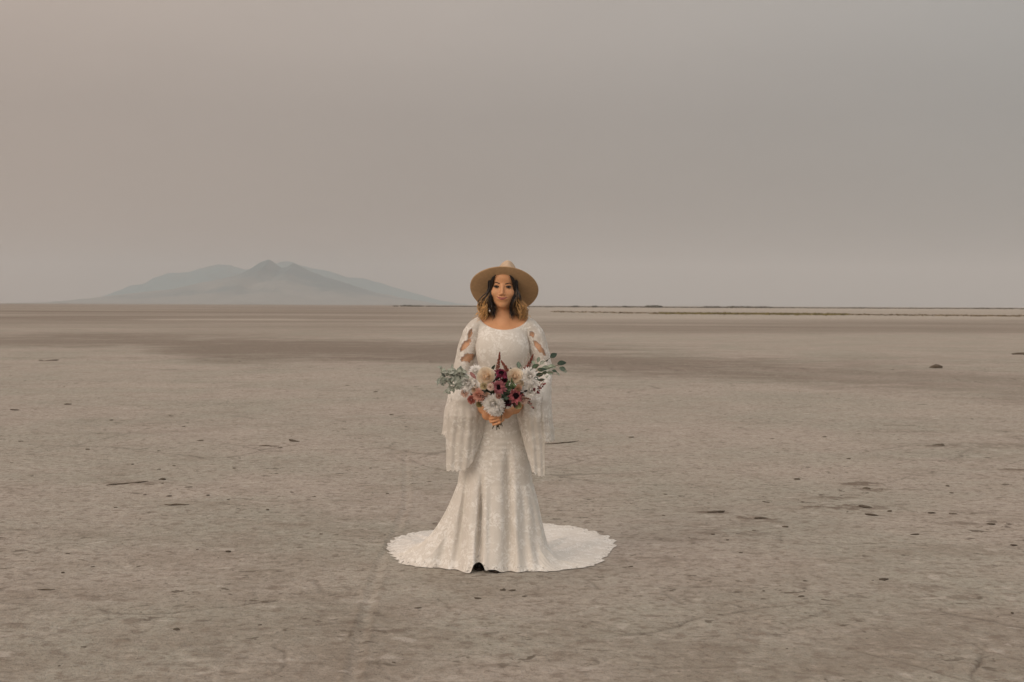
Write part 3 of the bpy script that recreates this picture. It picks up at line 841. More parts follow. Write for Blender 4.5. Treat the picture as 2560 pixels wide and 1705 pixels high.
# ---- dress: bodice grown over the torso, skirt and train as one loft
def make_dress():
    v = Vol((-.24, -.20, .96), (.24, .19, 1.42), .0036)
    torso(v)
    v.F -= .008
    sl, (x, y, z) = v.block(v.lo, v.lo + v.h * (v.n - 1), 0)
    F = v.F
    F = np.maximum(F, (1.0 - z).astype(np.float32))
    kx = np.sqrt(((x - .004) / .137) ** 2 + ((z - 1.392) / .087) ** 2) - 1
    F = np.maximum(F, (-kx * .085 + 0 * y).astype(np.float32))
    F = np.maximum(F, (np.abs(x) - .172 + 0 * z).astype(np.float32))
    Vb, Qb = surface_nets(F, v.lo, v.h)
    # skirt rings
    nth = 420
    th = np.linspace(0, 2 * np.pi, nth, endpoint=False)          # 0 = front (-y), growing towards +x
    sx_, cy_ = np.sin(th), -np.cos(th)
    zr = np.array([1.06, 1.0, .93, .86, .78, .70, .60, .52, .45])
    ar = np.array([.124, .142, .165, .182, .190, .192, .194, .199, .206])
    br = np.array([.098, .108, .125, .138, .142, .142, .145, .150, .158])
    cr = np.array([-.008, -.012, -.018, -.024, -.030, -.034, -.037, -.040, -.042])
    zz = np.linspace(1.06, .45, 90)
    a, bb, cx = (np.interp(zz, zr[::-1], q[::-1]) for q in (ar, br, cr))
    # smooth the interpolated profile a little
    ker = np.ones(9) / 9
    a, bb, cx = (np.convolve(np.pad(q, 4, 'edge'), ker, 'valid') for q in (a, bb, cx))
    up = np.stack([cx[:, None] + a[:, None] * sx_, .012 + bb[:, None] * cy_, np.repeat(zz[:, None], nth, 1)], -1)
    p0 = up[-1]
    hem_px = [(0, (1216, 1434)), (12, (1282, 1433)), (38, (1374, 1430)), (58, (1420, 1425)), (76, (1480, 1416)), (90, (1510, 1398)), (100, (1530, 1380)), (110, (1541, 1361)), (122, (1515, 1342)), (134, (1480, 1329)), (148, (1430, 1319)), (160, (1366, 1310))]
    hem_l = [(-14, (1172, 1434)), (-28, (1111, 1424)), (-42, (1060, 1420)), (-56, (1019, 1415)), (-70, (995, 1401)), (-84, (978, 1387)), (-96, (966, 1372)), (-110, (976, 1354)), (-124, (1001, 1341)), (-140, (1050, 1331)), (-154, (1098, 1325))]
    H = [(d, *G(*p)[:2]) for d, p in hem_px + hem_l] + [(180, -.03, 1.62)]
    H = np.array(sorted(H)); H = np.concatenate([H[-3:] - [[360, 0, 0]], H, H[:3] + [[360, 0, 0]]])
    deg = np.degrees(th); deg = np.where(deg > 180, deg - 360, deg)
    hx, hy = np.interp(deg, H[:, 0], H[:, 1]), np.interp(deg, H[:, 0], H[:, 2])
    k = 11; ker = np.ones(k) / k
    hx, hy = (np.convolve(np.pad(q, k // 2, 'wrap'), ker, 'valid') for q in (hx, hy))
    dxy = np.stack([hx, hy], -1) - p0[:, :2]; ln = np.linalg.norm(dxy, axis=1)
    # scalloped lace edge
    scal = .014 * np.abs(np.sin(deg * .55 * np.pi / 5)) + .030 * vnoise(deg * .28, deg * 0, seed=4) + .010 * vnoise(deg * 2.3, deg * 0, seed=9)
    ln2 = ln + scal * sstep(.06, .4, ln)
    ud = dxy / ln[:, None]
    # how fast the cloth drops: quick on the viewer's right, slower flare on the left, quick in front
    ell_ = np.interp(deg, [-180, -140, -115, -92, -62, -40, -20, 0, 40, 85, 130, 180], [.17, .11, .12, .19, .19, .13, .075, .06, .070, .065, .11, .17])
    ex = np.interp(deg, [-180, -135, -95, -60, 0, 85, 180], [1.3, 1.3, 1.0, 1.0, 1.3, 1.55, 1.3])
    M_ = 110
    low = np.zeros((M_, nth, 3)); z0 = .45
    for j in range(nth):
        rho = ln2[j] * np.linspace(0, 1, 400) ** 1.6
        e = np.exp(-(rho / ell_[j]) ** ex[j]); z_ = z0 * (e - e[-1]) / (1 - e[-1])
        s_ = np.concatenate([[0], np.cumsum(np.hypot(np.diff(rho), np.diff(z_)))]); tt = np.linspace(0, s_[-1], M_)
        rr, zj = np.interp(tt, s_, rho), np.interp(tt, s_, z_)
        low[:, j, 0] = p0[j, 0] + ud[j, 0] * rr; low[:, j, 1] = p0[j, 1] + ud[j, 1] * rr; low[:, j, 2] = zj
    P = np.concatenate([up, low[1:]], 0)
    X, Y, Zz = P[..., 0].copy(), P[..., 1].copy(), P[..., 2].copy()
    frontness = sstep(100, 60, np.abs(deg))[None] * np.ones_like(X)
    # soft corrugation all round, growing downwards
    amt = sstep(.62, .2, Zz)
    fr_ = sstep(95, 55, np.abs(deg))
    cor = ((1 - .75 * fr_) * (.010 * np.sin(np.radians(deg) * 13 + 1.2 * np.sin(np.radians(deg) * 3)) + .008 * np.sin(np.radians(deg) * 22 + .7)))[None] * amt * sstep(.0, .08, Zz)
    rad = np.stack([sx_, cy_], -1)
    P[..., 0] += cor * rad[None, :, 0]; P[..., 1] += cor * rad[None, :, 1]
    # the deep creases of the front panels
    for xt, xb, wd, am, zt in ((-.190, -.250, .020, .030, .52), (-.112, -.126, .013, .050, .44), (.030, .042, .022, .034, .60), (.098, .135, .022, .016, .40), (-.225, -.34, .022, .022, .30), (.15, .20, .016, .014, .32)):
        xi = xb + (xt - xb) * np.clip(Zz / .5, 0, 1.1)
        g_ = np.exp(-((X - xi) / (wd * (1 + .5 * sstep(.3, 0, Zz)))) ** 2) * am * 1.35 * sstep(zt + .12, zt - .16, Zz) * frontness * (Y < .05 + .3 * (X < -.1))
        P[..., 1] += g_
    for xt, xb, wd, am in ((.062, .082, .020, .010), (-.085, -.092, .016, .012), (-.155, -.19, .020, .014)):   # rounded pleats standing out
        xi = xb + (xt - xb) * np.clip(Zz / .5, 0, 1.1)
        P[..., 1] -= np.exp(-((X - xi) / wd) ** 2) * am * sstep(.52, .2, Zz) * frontness
    # gathered wrinkles over the hips
    m = sstep(.50, .58, Zz) * sstep(.84, .74, Zz) * frontness * sstep(.13, .02, np.abs(X + .04))
    wv = np.sin((Zz * 1.0 + 1.1 * (X + .07) ** 2 - .10 * X + .026 * vnoise(X * 9, Zz * 9, seed=3)) * 2 * np.pi / .030)
    P[..., 1] += .0045 * wv * m * (.5 + 1.1 * vnoise(X * 12 + 3, Zz * 9, seed=6))
    # lift of the hem over the boots
    lift = .046 * np.exp(-((X + .128) / .034) ** 6) * sstep(.30, .0, Zz) * frontness * (Y < .1)
    lift += .016 * np.exp(-((X + .055) / .04) ** 4) * sstep(.20, .0, Zz) * frontness * (Y < .1)
    P[..., 2] += lift
    # folds of the train lying on the ground
    edge0 = np.concatenate([np.zeros(len(up)), np.linspace(0, 1, M_)[1:]])[:, None] * np.ones((1, nth))
    flat = sstep(.12, .02, Zz) * sstep(.1, .35, np.hypot(X + .04, Y))
    rip = np.maximum(0, .35 + vnoise(P[..., 0] * 0 + deg[None] * .11, edge0 * 2.2, seed=12) + .5 * vnoise(P[..., 0] * 0 + deg[None] * .25, edge0 * 3.5, seed=15))
    dn = fbm(P[..., 0] * 5, P[..., 1] * 5, 3, 44)
    edge = np.concatenate([np.zeros(len(up)), np.linspace(0, 1, M_)[1:]])[:, None]
    P[..., 2] += flat * (.024 * rip * sstep(1.02, .6, edge) + .016 * np.maximum(dn, 0) * sstep(1.0, .8, edge)) + .004
    b = MB(); b.grid(P, wrap_v=True)
    V2, Q2 = np.concatenate(b.v), np.concatenate(b.f)
    me = mesh_from('dress', np.concatenate([Vb, V2]), np.concatenate([Qb, Q2 + len(Vb)]))
    fattr(me, 'open', np.concatenate([np.zeros(len(Vb)), (np.repeat(.36 * sstep(.84, .96, edge), nth, 1)).ravel()]))
    return link('dress', me, M_LACE, person)
dress = make_dress()

def make_sleeve(sx):
    A = {k_: np.array(p) for k_, p in ARMS[sx].items()}
    nu = 180
    u = np.linspace(0, 2 * np.pi, nu, endpoint=False)
    rows = []
    ctr = np.array([(sx * .128, .012, 1.338), (sx * .150, .012, 1.320), (sx * .176, .013, 1.275), (sx * .197, .016, 1.20), (sx * .216, .02, 1.125), A['E'] + (0, 0, .012)])
    rad1 = [.040, .046, .052, .054, .052, .052]; rad2 = [.046, .052, .056, .056, .055, .055]
    kk = np.linspace(0, 1, len(ctr)); tt = np.linspace(0, 1, 64)
    C = np.stack([np.interp(tt, kk, ctr[:, i]) for i in range(3)], -1)
    for _ in range(6): C[1:-1] = (C[:-2] + 2 * C[1:-1] + C[2:]) / 4
    Tn = np.gradient(C, axis=0); Tn /= np.linalg.norm(Tn, axis=1, keepdims=True)
    for t, c, ax in zip(tt, C, Tn):
        e1 = np.cross((0, 1, 0), ax) * -1.0
        e1 /= np.linalg.norm(e1)
        if e1[0] * sx < 0: e1 = -e1
        e2 = np.array((0, -1, 0.)) - ax * (ax @ np.array((0, -1, 0.)))
        r1 = np.interp(t, kk, rad1); r2 = np.interp(t, kk, rad2)
        rows.append(c + r1 * np.cos(u)[:, None] * e1 + r2 * np.sin(u)[:, None] * e2)
    up = np.array(rows)
    if sx < 0:
        zt = [1.07, 1.0, .93, .84, .75, .69, .55, .40]
        xo = [-.272, -.288, -.306, -.322, -.333, -.338, -.340, -.342]; xi = [-.172, -.140, -.104, -.088, -.092, -.100, -.115, -.12]
        yf = [-.04, -.13, -.215, -.225, -.195, -.185, -.165, -.16]; yb = [.075, .08, .08, .07, .06, .055, .05, .05]
        hem_x = [-.40, -.318, -.309, -.300, -.26, -.21, -.16, -.12, -.09]; hem_z = [.722, .728, .70, .530, .530, .532, .57, .69, .84]
    else:
        zt = [1.07, 1.0, .93, .84, .75, .69, .55, .40]
        xo = [.272, .268, .265, .272, .281, .287, .287, .287]; xi = [.172, .132, .088, .070, .080, .090, .105, .11]
        yf = [-.04, -.13, -.22, -.23, -.195, -.185, -.165, -.16]; yb = [.075, .08, .08, .07, .06, .055, .05, .05]
        hem_x = [.40, .266, .252, .228, .222, .19, .150, .12, .095]; hem_z = [.700, .700, .694, .688, .502, .506, .535, .66, .84]
    hx_, hz_ = np.array(hem_x) * sx, np.array(hem_z)
    o_ = np.argsort(hx_)
    cosu, sinu = np.cos(u), np.sin(u)
    x_at = lambda z_: (np.interp(-z_, -np.array(zt), xo) + np.interp(-z_, -np.array(zt), xi)) / 2 + cosu * np.abs((np.interp(-z_, -np.array(zt), xo) - np.interp(-z_, -np.array(zt), xi)) / 2) * sx
    zh = np.interp(x_at(.69) * sx, hx_[o_], hz_[o_])
    zh = zh + .010 * np.abs(np.sin(u * 16)) + .006 * vnoise(u * 9, u * 0, seed=7)
    fold = .007 * np.sin(u * 7 + 1.0 + 1.3 * np.sin(u * 2)) + .003 * np.sin(u * 17 + 2)
    n = 120; Pl = np.zeros((n, nu, 3))
    z_top = up[-1][:, 2]
    for i, t in enumerate(np.linspace(0, 1, n + 1)[1:]):
        z_ = z_top + (zh - z_top) * t
        XO, XI = np.interp(-z_, -np.array(zt), xo), np.interp(-z_, -np.array(zt), xi)
        YF, YB = np.interp(-z_, -np.array(zt), yf), np.interp(-z_, -np.array(zt), yb)
        fo = fold * sstep(1.0, .75, z_)
        tx = (XO + XI) / 2 + cosu * np.abs(XO - XI) / 2 * sx
        ty = (YF + YB) / 2 - sinu * (YB - YF) / 2 
        ty = ty - fo * np.sign(sinu) * np.abs(sinu) ** .5
        s_ = sstep(0, .055, z_top - z_)[:, None]
        base = up[-1]
        Pl[i, :, 0] = base[:, 0] * (1 - s_[:, 0]) + tx * s_[:, 0]; Pl[i, :, 1] = base[:, 1] * (1 - s_[:, 0]) + ty * s_[:, 0]; Pl[i, :, 2] = z_
    P = np.concatenate([up, Pl], 0)
    nrm = P - P.mean(1, keepdims=True); nrm[..., 2] = 0; nrm /= np.linalg.norm(nrm, axis=-1, keepdims=True) + 1e-9
    P = P + nrm * (.0035 * fbm(P[..., 0] * 22 + P[..., 2] * 8, P[..., 2] * 30, 3, 77 + sx))[..., None]
    # lens-shaped sheer openings of the lace on the upper arm
    op = np.zeros(P.shape[:2]); op[:64] = .19; op[54:80] = np.linspace(.19, .0, 26)[:, None]; fr = (P[..., 1] < .0)
    if sx < 0: segs = [((1180, 821), (1171, 846), 6.5), ((1178, 845), (1149, 880), 9), ((1152, 900), (1190, 888), 12)]
    else: segs = [((1325, 828), (1334, 843), 7), ((1332, 849), (1365, 890), 7.5)]
    for p_, q_, wd in segs:
        a_, b_ = L(*p_, -.03)[[0, 2]], L(*q_, -.03)[[0, 2]]
        mid, v_ = (a_ + b_) / 2, (b_ - a_); hl = np.linalg.norm(v_) / 2; v_ /= 2 * hl
        dx, dz = P[..., 0] - mid[0], P[..., 2] - mid[1]
        al, ac = np.abs(dx * v_[0] + dz * v_[1]) / hl, np.abs(-dx * v_[1] + dz * v_[0]) / (wd / 453)
        q = (al ** 1.35 + ac ** 1.35) ** (1 / 1.35)
        op = np.maximum(op, fr * np.clip(1.30 - .82 * q, 0, 1))
    b = MB(); b.grid(P, wrap_v=True)
    o = b.build('sleeve', M_SLEEVE, dress)
    fattr(o.data, 'open', op.ravel())
    return o
for sx in (-1, 1): make_sleeve(sx)

# ---- boots
def make_boot(px, py, ang, name='boot', far=0.0):
    g0 = G(px, py); g0[2] = 0
    Rm = np.array(Matrix.Rotation(R_(ang), 3, 'Z'))
    q = lambda x, y, z: g0 + Rm @ np.array([x, y, z])
    v = Vol(g0 + np.array((-.16, -.06, -.004)), g0 + np.array((.16, .33, .26)), .0036)
    v.cone(q(0, .024, .022), .018, q(0, .10, .036), .032, .02)
    v.cone(q(0, .10, .045), .036, q(0, .20, .055), .036, .03)
    v.cone(q(0, .19, .05), .036, q(0, .20, .20), .044, .03)
    sl, (x, y, z) = v.block(v.lo, v.lo + v.h * (v.n - 1), 0)
    F = np.maximum(v.F, (.012 - z + 0 * x + 0 * y).astype(np.float32)); F = np.maximum(F, (z - .20 + 0 * x + 0 * y).astype(np.float32))
    V, Q = surface_nets(F, v.lo, v.h)
    o = link(name, mesh_from(name, V, Q), M_BOOT, person)
    b = MB()
    t = np.linspace(0, 2 * np.pi, 40, endpoint=False)
    prof = np.stack([.036 * np.sin(t) * (1 - .15 * np.cos(t)), .105 - .115 * np.cos(t)], -1)
    rings = []
    for sc, z_ in ((.02, .001), (1.0, .001), (1.03, .006), (1.0, .013), (.02, .013)):
        rings.append([q(p[0] * sc, .105 + (p[1] - .105) * sc, z_) for p in prof])
    b.grid(np.array(rings), wrap_v=True)
    b.build('sole', M_SOLE, o)
make_boot(1241, 1432.5, 14)
make_boot(1197, 1427, -4)

# ---- hat
def make_hat():
    c = L(1260, 717.5, 0.0) + np.array((0, .0, 0))
    c = np.array((c[0], .012, c[2] - .024))
    Rm = np.array(Matrix.Rotation(R_(4.5), 3, 'Y') @ Matrix.Rotation(R_(-42), 3, 'X'))
    nphi = 96; ph = np.linspace(0, 2 * np.pi, nphi, endpoint=False)
    Rb = .190
    prof = []
    hi = lambda s_: .006 * s_ ** 2 + .006 * s_ ** 6           # gentle upward sweep of the brim
    inner = .46
    rows = []
    for s_, off in [(x_, 0) for x_ in np.linspace(inner, .985, 26)] + [(1.0, .0025)] + [(x_, .005) for x_ in np.linspace(.985, inner, 26)]:
        ex_ = 1 + (1 - s_) * .10
        rr = Rb * s_
        dz = hi(s_) + off + .007 * s_ ** 2 * np.cos(2 * ph) * -1 + .003 * s_ ** 2 * np.sin(3 * ph + 1)
        rows.append(np.stack([rr * np.sin(ph) * (2 - ex_), -rr * np.cos(ph) * ex_, dz * np.ones(nphi)], -1))
    b = MB(); b.grid(np.array(rows) @ Rm.T + c, wrap_v=True)
    hat = b.build('hat', M_HAT, person)
    # crown with a pinched front
    rows = []
    n = 40
    for i in range(n):
        t = i / (n - 1)
        if t < .72: s_ = t / .72; hh = .146 * s_; k = 1 - .14 * s_ ** 1.5
        else: s_ = (t - .72) / .28; hh = .146 + .010 * math.sin(s_ * math.pi / 2); k = .86 * (1 - s_) ** .6 if s_ < 1 else .0
        xx = .0795 * k * np.sin(ph); yy = -.098 * k * np.cos(ph)
        front = np.clip(np.cos(ph), 0, 1)
        pin = 1 - .36 * front ** 1.4 * sstep(.03, .146, hh)                # pinch narrows the front
        xx = xx * pin * (1 - .20 * sstep(.02, .15, hh))
        lowr = -.016 * sstep(.13, .156, hh) * np.exp(-(xx / .022) ** 2) * (1 - .3 * front) + .012 * front * (hh / .11)
        zz_ = hh + lowr - .022 * np.clip(-np.cos(ph), 0, 1) * (hh / .11)
        rows.append(np.stack([xx + .006 * hh / .11, yy, zz_ + .004], -1))
    b = MB(); b.grid(np.array(rows) @ Rm.T + c, wrap_v=True)
    b.build('hat_crown', M_CROWN, hat)
    b = MB(); rows = []
    for rr, hh in ((1.0, .007), (1.022, .008), (1.022, .030), (1.0, .031)):
        k = 1 - .14 * (hh / .108) ** 1.5
        rows.append(np.stack([.0815 * rr * k * np.sin(ph), -.100 * rr * k * np.cos(ph), hh * np.ones(nphi)], -1))
    b.grid(np.array(rows) @ Rm.T + c, wrap_v=True)
    b.build('hat_band', M_HATBAND, hat)
    return c, Rm
HATC, HATR = make_hat()

# ---- hair: a cap on the scalp and many locks
def make_hair():
    b = MB()
    v = Vol(HC - np.array((.13, .13, .17)), HC + np.array((.13, .14, .13)), .0034)
    v.ell(hp(0, .010, .026), (.080, .102, .086), .02, rot=HROT)
    v.ell(hp(0, .045, -.045), (.076, .070, .085), .04, rot=HROT)
    v.ell(hp(.002, -.092, -.026), (.0585, .085, .112), .012, True, HROT)
    # stay below the hat
    sl, (x, y, z) = v.block(v.lo, v.lo + v.h * (v.n - 1), 0)
    nrm = HATR @ np.array((0, 0, 1.0))
    dpl = (x - HATC[0]) * nrm[0] + (y - HATC[1]) * nrm[1] + (z - HATC[2]) * nrm[2]
    F = np.maximum(v.F, (dpl - .012).astype(np.float32))
    V, Q = surface_nets(F, v.lo, v.h)
    b.add(V, Q, (.012, .007, .005))
    dark = np.array((.013, .0075, .005)); brown = np.array((.085, .038, .017)); blond = np.array((.61, .345, .125))
    rs = np.random.default_rng(5)
    for sx in (-1, 1):
        for i in range(420):
            q = rs.random()                                  # 0 inner, next to the face .. 1 outer
            dep = rs.random()
            x0 = sx * (.058 + .016 * q) + rs.normal(0, .002); y0 = -.055 + .105 * dep; z0 = .098 - .065 * dep - .008 * q
            L_ = (.232 if sx < 0 else .212) + .055 * rs.random() ** 1.4 - .022 * (1 - q) * (sx < 0) - .012 * rs.random()
            nseg = 40; t = np.linspace(0, 1, nseg)
            out = (.004 + .044 * q ** 1.3) * (1 if sx < 0 else .80) + (.014 if rs.random() < .04 else 0)
            x_ = x0 - sx * (.026 * (1 - dep) + .006) * sstep(.26, .0, t) + sx * (.004 * sstep(.05, .3, t) + out * sstep(.38, .80, t)) - sx * .012 * (1 - q) * sstep(.45, .8, t)
            x_ = x_ + sx * (.016 * q * sstep(.8, 1.0, t) if q > .4 else -.014 * sstep(.7, 1.0, t))
            wav = 1.8 * (q > .5) + rs.normal(0, .45) + 1.2 * dep; am = (.004 + .013 * q) * sstep(.40, .72, t) * rs.uniform(.6, 1.2)
            x_ = x_ + am * np.sin(t * 13.5 + wav)
            y_ = y0 + .012 * sstep(.3, 1, t) * (1 - 2 * dep) - .030 * sstep(.4, .9, t) * (.8 - dep) + .009 * sstep(.3, .7, t) * np.cos(t * 13.5 + wav)
            z_ = z0 - L_ * t + .016 * sstep(.82, 1.0, t) * q
            pts = np.stack([x_, y_, z_], -1) @ HROT.T + HC
            rad = (.0017 + .0010 * rs.random()) * (1 - .7 * t ** 3) * (.6 + .4 * sstep(0, .1, t))
            lite = np.clip((q - .22) / .30, 0, 1) * (1.0 if sx < 0 else .85)
            f = np.clip(sstep(.52, .84, t + .10 * rs.normal()) * lite, 0, 1)[:, None]
            colr = dark * (1 - f) + (brown * (1 - f) + blond * f) * f
            colr = colr * rs.uniform(.6, 1.35)
            m_ = (pts - HATC) @ nrm < -.001
            if m_.sum() > 6: b.tube(pts[m_], rad[m_], colr[m_], 5)
    for sx in (-1, 1):                                   # hair swept from the parting along the forehead
        for i in range(110):
            o_ = rs.random() * .013
            a_ = np.linspace(R_(86), R_(-20), 30); t = np.linspace(0, 1, 30)
            x_ = sx * ((.0595 + o_) * np.cos(a_) ** .9 + .005 * sstep(.75, 1, t)); z_ = -.026 + (.113 + o_) * np.sin(a_)
            y_ = -.094 + .046 * (1 - np.sin(np.clip(a_, 0, 2))) ** 1.2 + .55 * o_ + rs.normal(0, .0015)
            pts = np.stack([x_, y_, z_], -1) @ HROT.T + HC
            m_ = (pts - HATC) @ nrm < -.005
            if m_.sum() > 6: b.tube(pts[m_], ((.0016 + .0008 * rs.random()) * (1 - .6 * t ** 4))[m_], dark * rs.uniform(.6, 1.5), 5)
    return b.build('hair', M_HAIR, person)
make_hair()

# ---- earrings
for sx in (-1, 1):
    b = MB(); t = np.linspace(0, 2 * np.pi, 40)
    c = L(1224.5, 764, -.045) if sx < 0 else L(1294.5, 757, -.035)
    pts = np.stack([c[0] + .010 * np.sin(t), c[1] + .003 * np.sin(t), c[2] + .020 * np.cos(t)], -1)
    b.tube(pts, .0013, (.8, .78, .74), 6)
    b.blob(c + np.array((0, -.004, -.029)), (.0055, .0045, .0085), (.8, .8, .8), 10, 8)
    b.build('earring', M_METAL, person)

# ------------------------------------------------------------------ bouquet
BQ = ROOT + np.array((STEM[0], STEM[1], .76))
bouquet = empty('bouquet', BQ)
tag(bouquet, 'bridal bouquet of white, peach and burgundy flowers with eucalyptus in her hands', 'bouquet')
z3 = lambda x, y: (1080 + .15306 * x, 860 + .15306 * y)
def BP(x, y, fwd=0.0):
    """a point of the bouquet from its place in the detail view; fwd = metres towards the camera"""
    return L(*z3(x, y), -.315 - fwd) + ROOT - BQ
SC = .15306 / 472.0     # metres per unit of the detail view at the bouquet

def frame(n):
    n = np.array(n, float); n /= np.linalg.norm(n)
    a = np.cross((0.2, 0.1, 1.0), n); a /= np.linalg.norm(a)
    return np.stack([a, np.cross(n, a), n], 1)

def petal(b, F, c, az, length, width, tilt, curl, col0, col1, cup=.25, tip=.6, base=.0, nl=6, nw=5):
    s = np.linspace(0, 1, nl); wv = np.linspace(-1, 1, nw)
    ang = tilt + curl * s
    ds = length / (nl - 1)
    r = base + np.concatenate([[0], np.cumsum(np.cos(ang[:-1]) * ds)]); h = np.concatenate([[0], np.cumsum(np.sin(ang[:-1]) * ds)])
    prof = np.sin(np.pi * np.clip(.12 + s * .88, 0, 1) ** (tip + .35)) ** .7
    prof = np.maximum(prof, .18 * (1 - s)) ; prof[-1] = .12
    W = width / 2 * prof[:, None] * wv[None]
    Hc = h[:, None] + cup * width * (wv[None] ** 2 - .5) * prof[:, None] * .6
    P = np.stack([r[:, None] - np.sin(ang)[:, None] * 0 + 0 * W, W, Hc], -1)
    ca, sa = math.cos(az), math.sin(az)
    P = np.stack([P[..., 0] * ca - P[..., 1] * sa, P[..., 0] * sa + P[..., 1] * ca, P[..., 2]], -1) @ F.T + c
    cc = np.asarray(col0)[None] * (1 - s)[:, None] + np.asarray(col1)[None] * s[:, None]
    b.grid(P, np.repeat(cc[:, None], nw, 1))

WHITE, CREAM, PEACH = (.94, .925, .91), (.95, .905, .81), (.93, .79, .63)
rs = np.random.default_rng(21)
def j3(s=.15): return rs.normal(0, s, 3)

def mum(x, y, R, n, fwd, name='chrysanthemum', col=WHITE, col_in=(.90, .86, .78), layers=8):
    b = MB(); c = BP(x, y, fwd); F = frame(n); R = R * SC
    for l in range(layers):
        f = l / (layers - 1); k = int(28 - 12 * f)
        for i in range(k):
            az = 2 * math.pi * (i + .5 * (l % 2)) / k + rs.normal(0, .06)
            ln = R * (1.0 - .52 * f) * rs.uniform(.9, 1.08)
            q = rs.uniform(.88, 1.06)
            petal(b, F, c + F[:, 2] * (.006 + R * .10 * f), az, ln, R * .23 * (1 - .25 * f), R_(-6 + 66 * f + rs.normal(0, 9)), R_(16 + 40 * f + rs.normal(0, 9)), np.array(col_in) * q, np.array(col) * q, .35, .9, .004, 6, 4)
    return b.build(name, M_PETAL, bouquet)

def rose(x, y, R, n, fwd, col=CREAM, inner=PEACH, name='rose'):
    b = MB(); c = BP(x, y, fwd); F = frame(n); R = R * SC
    for l in range(7):
        f = l / 6; k = (7, 6, 6, 5, 4, 4, 3)[l]
        for i in range(k):
            az = 2 * math.pi * (i + .45 * l) / k + rs.normal(0, .1)
            rad = R * (.62 * (1 - f) + .08)
            ln = R * (.72 - .20 * f) * rs.uniform(.93, 1.07)
            a = R_(10 + 66 * f); q = rs.uniform(.93, 1.05)
            o = np.asarray(col) * (1 - f) + np.asarray(inner) * f; ii = o * .5 + np.asarray(inner) * .5
            petal(b, F, c + F[:, 2] * R * .05 * f, az, ln, R * (1.05 - .45 * f), a, R_(58 - 70 * f) if f < .5 else R_(22), ii * q, o * q, .55, .38, rad * .45, 7, 7)
    b.blob(c + F[:, 2] * R * .28, (R * .16, R * .16, R * .2), np.asarray(inner) * .9, 10, 8)
    return b.build(name, M_PETAL, bouquet)

def gerbera(x, y, R, n, fwd, col, col_base, eye=(.010, .003, .005), name='gerbera', eye_r=.36):
    b = MB(); c = BP(x, y, fwd); F = frame(n); R = R * SC
    for l in range(3):
        k = (16, 15, 13)[l]
        for i in range(k):
            az = 2 * math.pi * (i + .4 * l) / k + rs.normal(0, .05); q = rs.uniform(.75, 1.2)
            petal(b, F, c + F[:, 2] * .003 * l, az + rs.normal(0, .08), R * (1 - .18 * l) * rs.uniform(.72, 1.08), R * .36, R_(6 + 9 * l + rs.normal(0, 14)), R_(-14 + rs.normal(0, 12)), np.array(col_base) * q, np.array(col) * q, .25, .75, .004, 6, 4)
    o = b.build(name, M_PETAL, bouquet)
    e = MB()
    for i in range(90):
        a_ = i * 2.39996; rr = R * eye_r * math.sqrt(i / 90)
        p = c + F @ np.array((rr * math.cos(a_), rr * math.sin(a_), .004 + .010 * (1 - (i / 90)) ** .5 + rs.normal(0, .0006)))
        e.blob(p, R * .055, np.array(eye) * rs.uniform(.5, 2.0), 6, 5)
    e.build('flower_center', M_PETAL, o)
    return o

mum(600, 640, 172, (-.35, -1, .05), .005)
mum(715, 455, 112, (-.2, -.8, .7), -.01)
mum(1590, 535, 160, (.3, -1, .25), .005)
mum(1600, 745, 160, (.35, -1, -.15), .005)
mum(1005, 965, 195, (-.05, -1, -.25), .025)
mum(1050, 1060, 135, (.0, -.75, -.7), .012)
rose(890, 535, 178, (-.12, -1, .25), .020)
rose(1355, 530, 158, (.12, -1, .25), .018)
gerbera(1090, 700, 128, (-.1, -1, .0), .052, (.50, .205, .225), (.24, .045, .07))
gerbera(1130, 490, 118, (.0, -.62, .8), .035, (.30, .055, .10), (.12, .012, .03), eye_r=.45)
gerbera(1365, 850, 135, (.15, -1, -.05), .045, (.52, .175, .185), (.17, .02, .035), eye_r=.50)
gerbera(1235, 945, 90, (-.05, -1, -.3), .028, (.075, .010, .018), (.03, .004, .008))
gerbera(1180, 600, 70, (.3, -1, .2), .035, (.10, .012, .025), (.04, .005, .01))
mum(545, 800, 70, (-.4, -1, -.2), .0, 'carnation', (.84, .66, .58), (.78, .55, .45), 5)
mum(1490, 905, 80, (.3, -1, -.3), .008, 'carnation', (.86, .70, .62), (.78, .56, .47), 5)
mum(960, 700, 62, (-.2, -1, .0), .05, 'carnation', (.86, .74, .66), (.8, .6, .5), 5)
mum(770, 830, 118, (-.3, -1, -.1), .030, 'carnation', (.80, .50, .41), (.72, .40, .30), 6)
mum(655, 905, 72, (-.5, -1, -.2), .018, 'carnation', (.52, .20, .16), (.40, .12, .10), 5)
for x, y, R, fwd, col, inn in ((700, 745, 60, .03, (.86, .78, .66), (.8, .66, .5)), (1450, 640, 62, .03, (.88, .82, .72), (.82, .7, .55)), (900, 830, 50, .04, (.85, .76, .66), (.8, .62, .5)), (845, 690, 62, .045, (.84, .78, .60), (.76, .66, .44)), (1412, 722, 58, .045, (.72, .52, .40), (.66, .42, .28)), (1400, 1000, 66, .02, (.60, .58, .36), (.48, .46, .24)), (775, 985, 56, .01, (.62, .56, .34), (.5, .42, .2)), (1090, 850, 50, .055, (.62, .42, .36), (.55, .25, .2))):
    rose(x, y, R * 1.12, (rs.normal(0, .2), -1, rs.normal(.05, .2)), fwd, col, inn, 'rosebud')

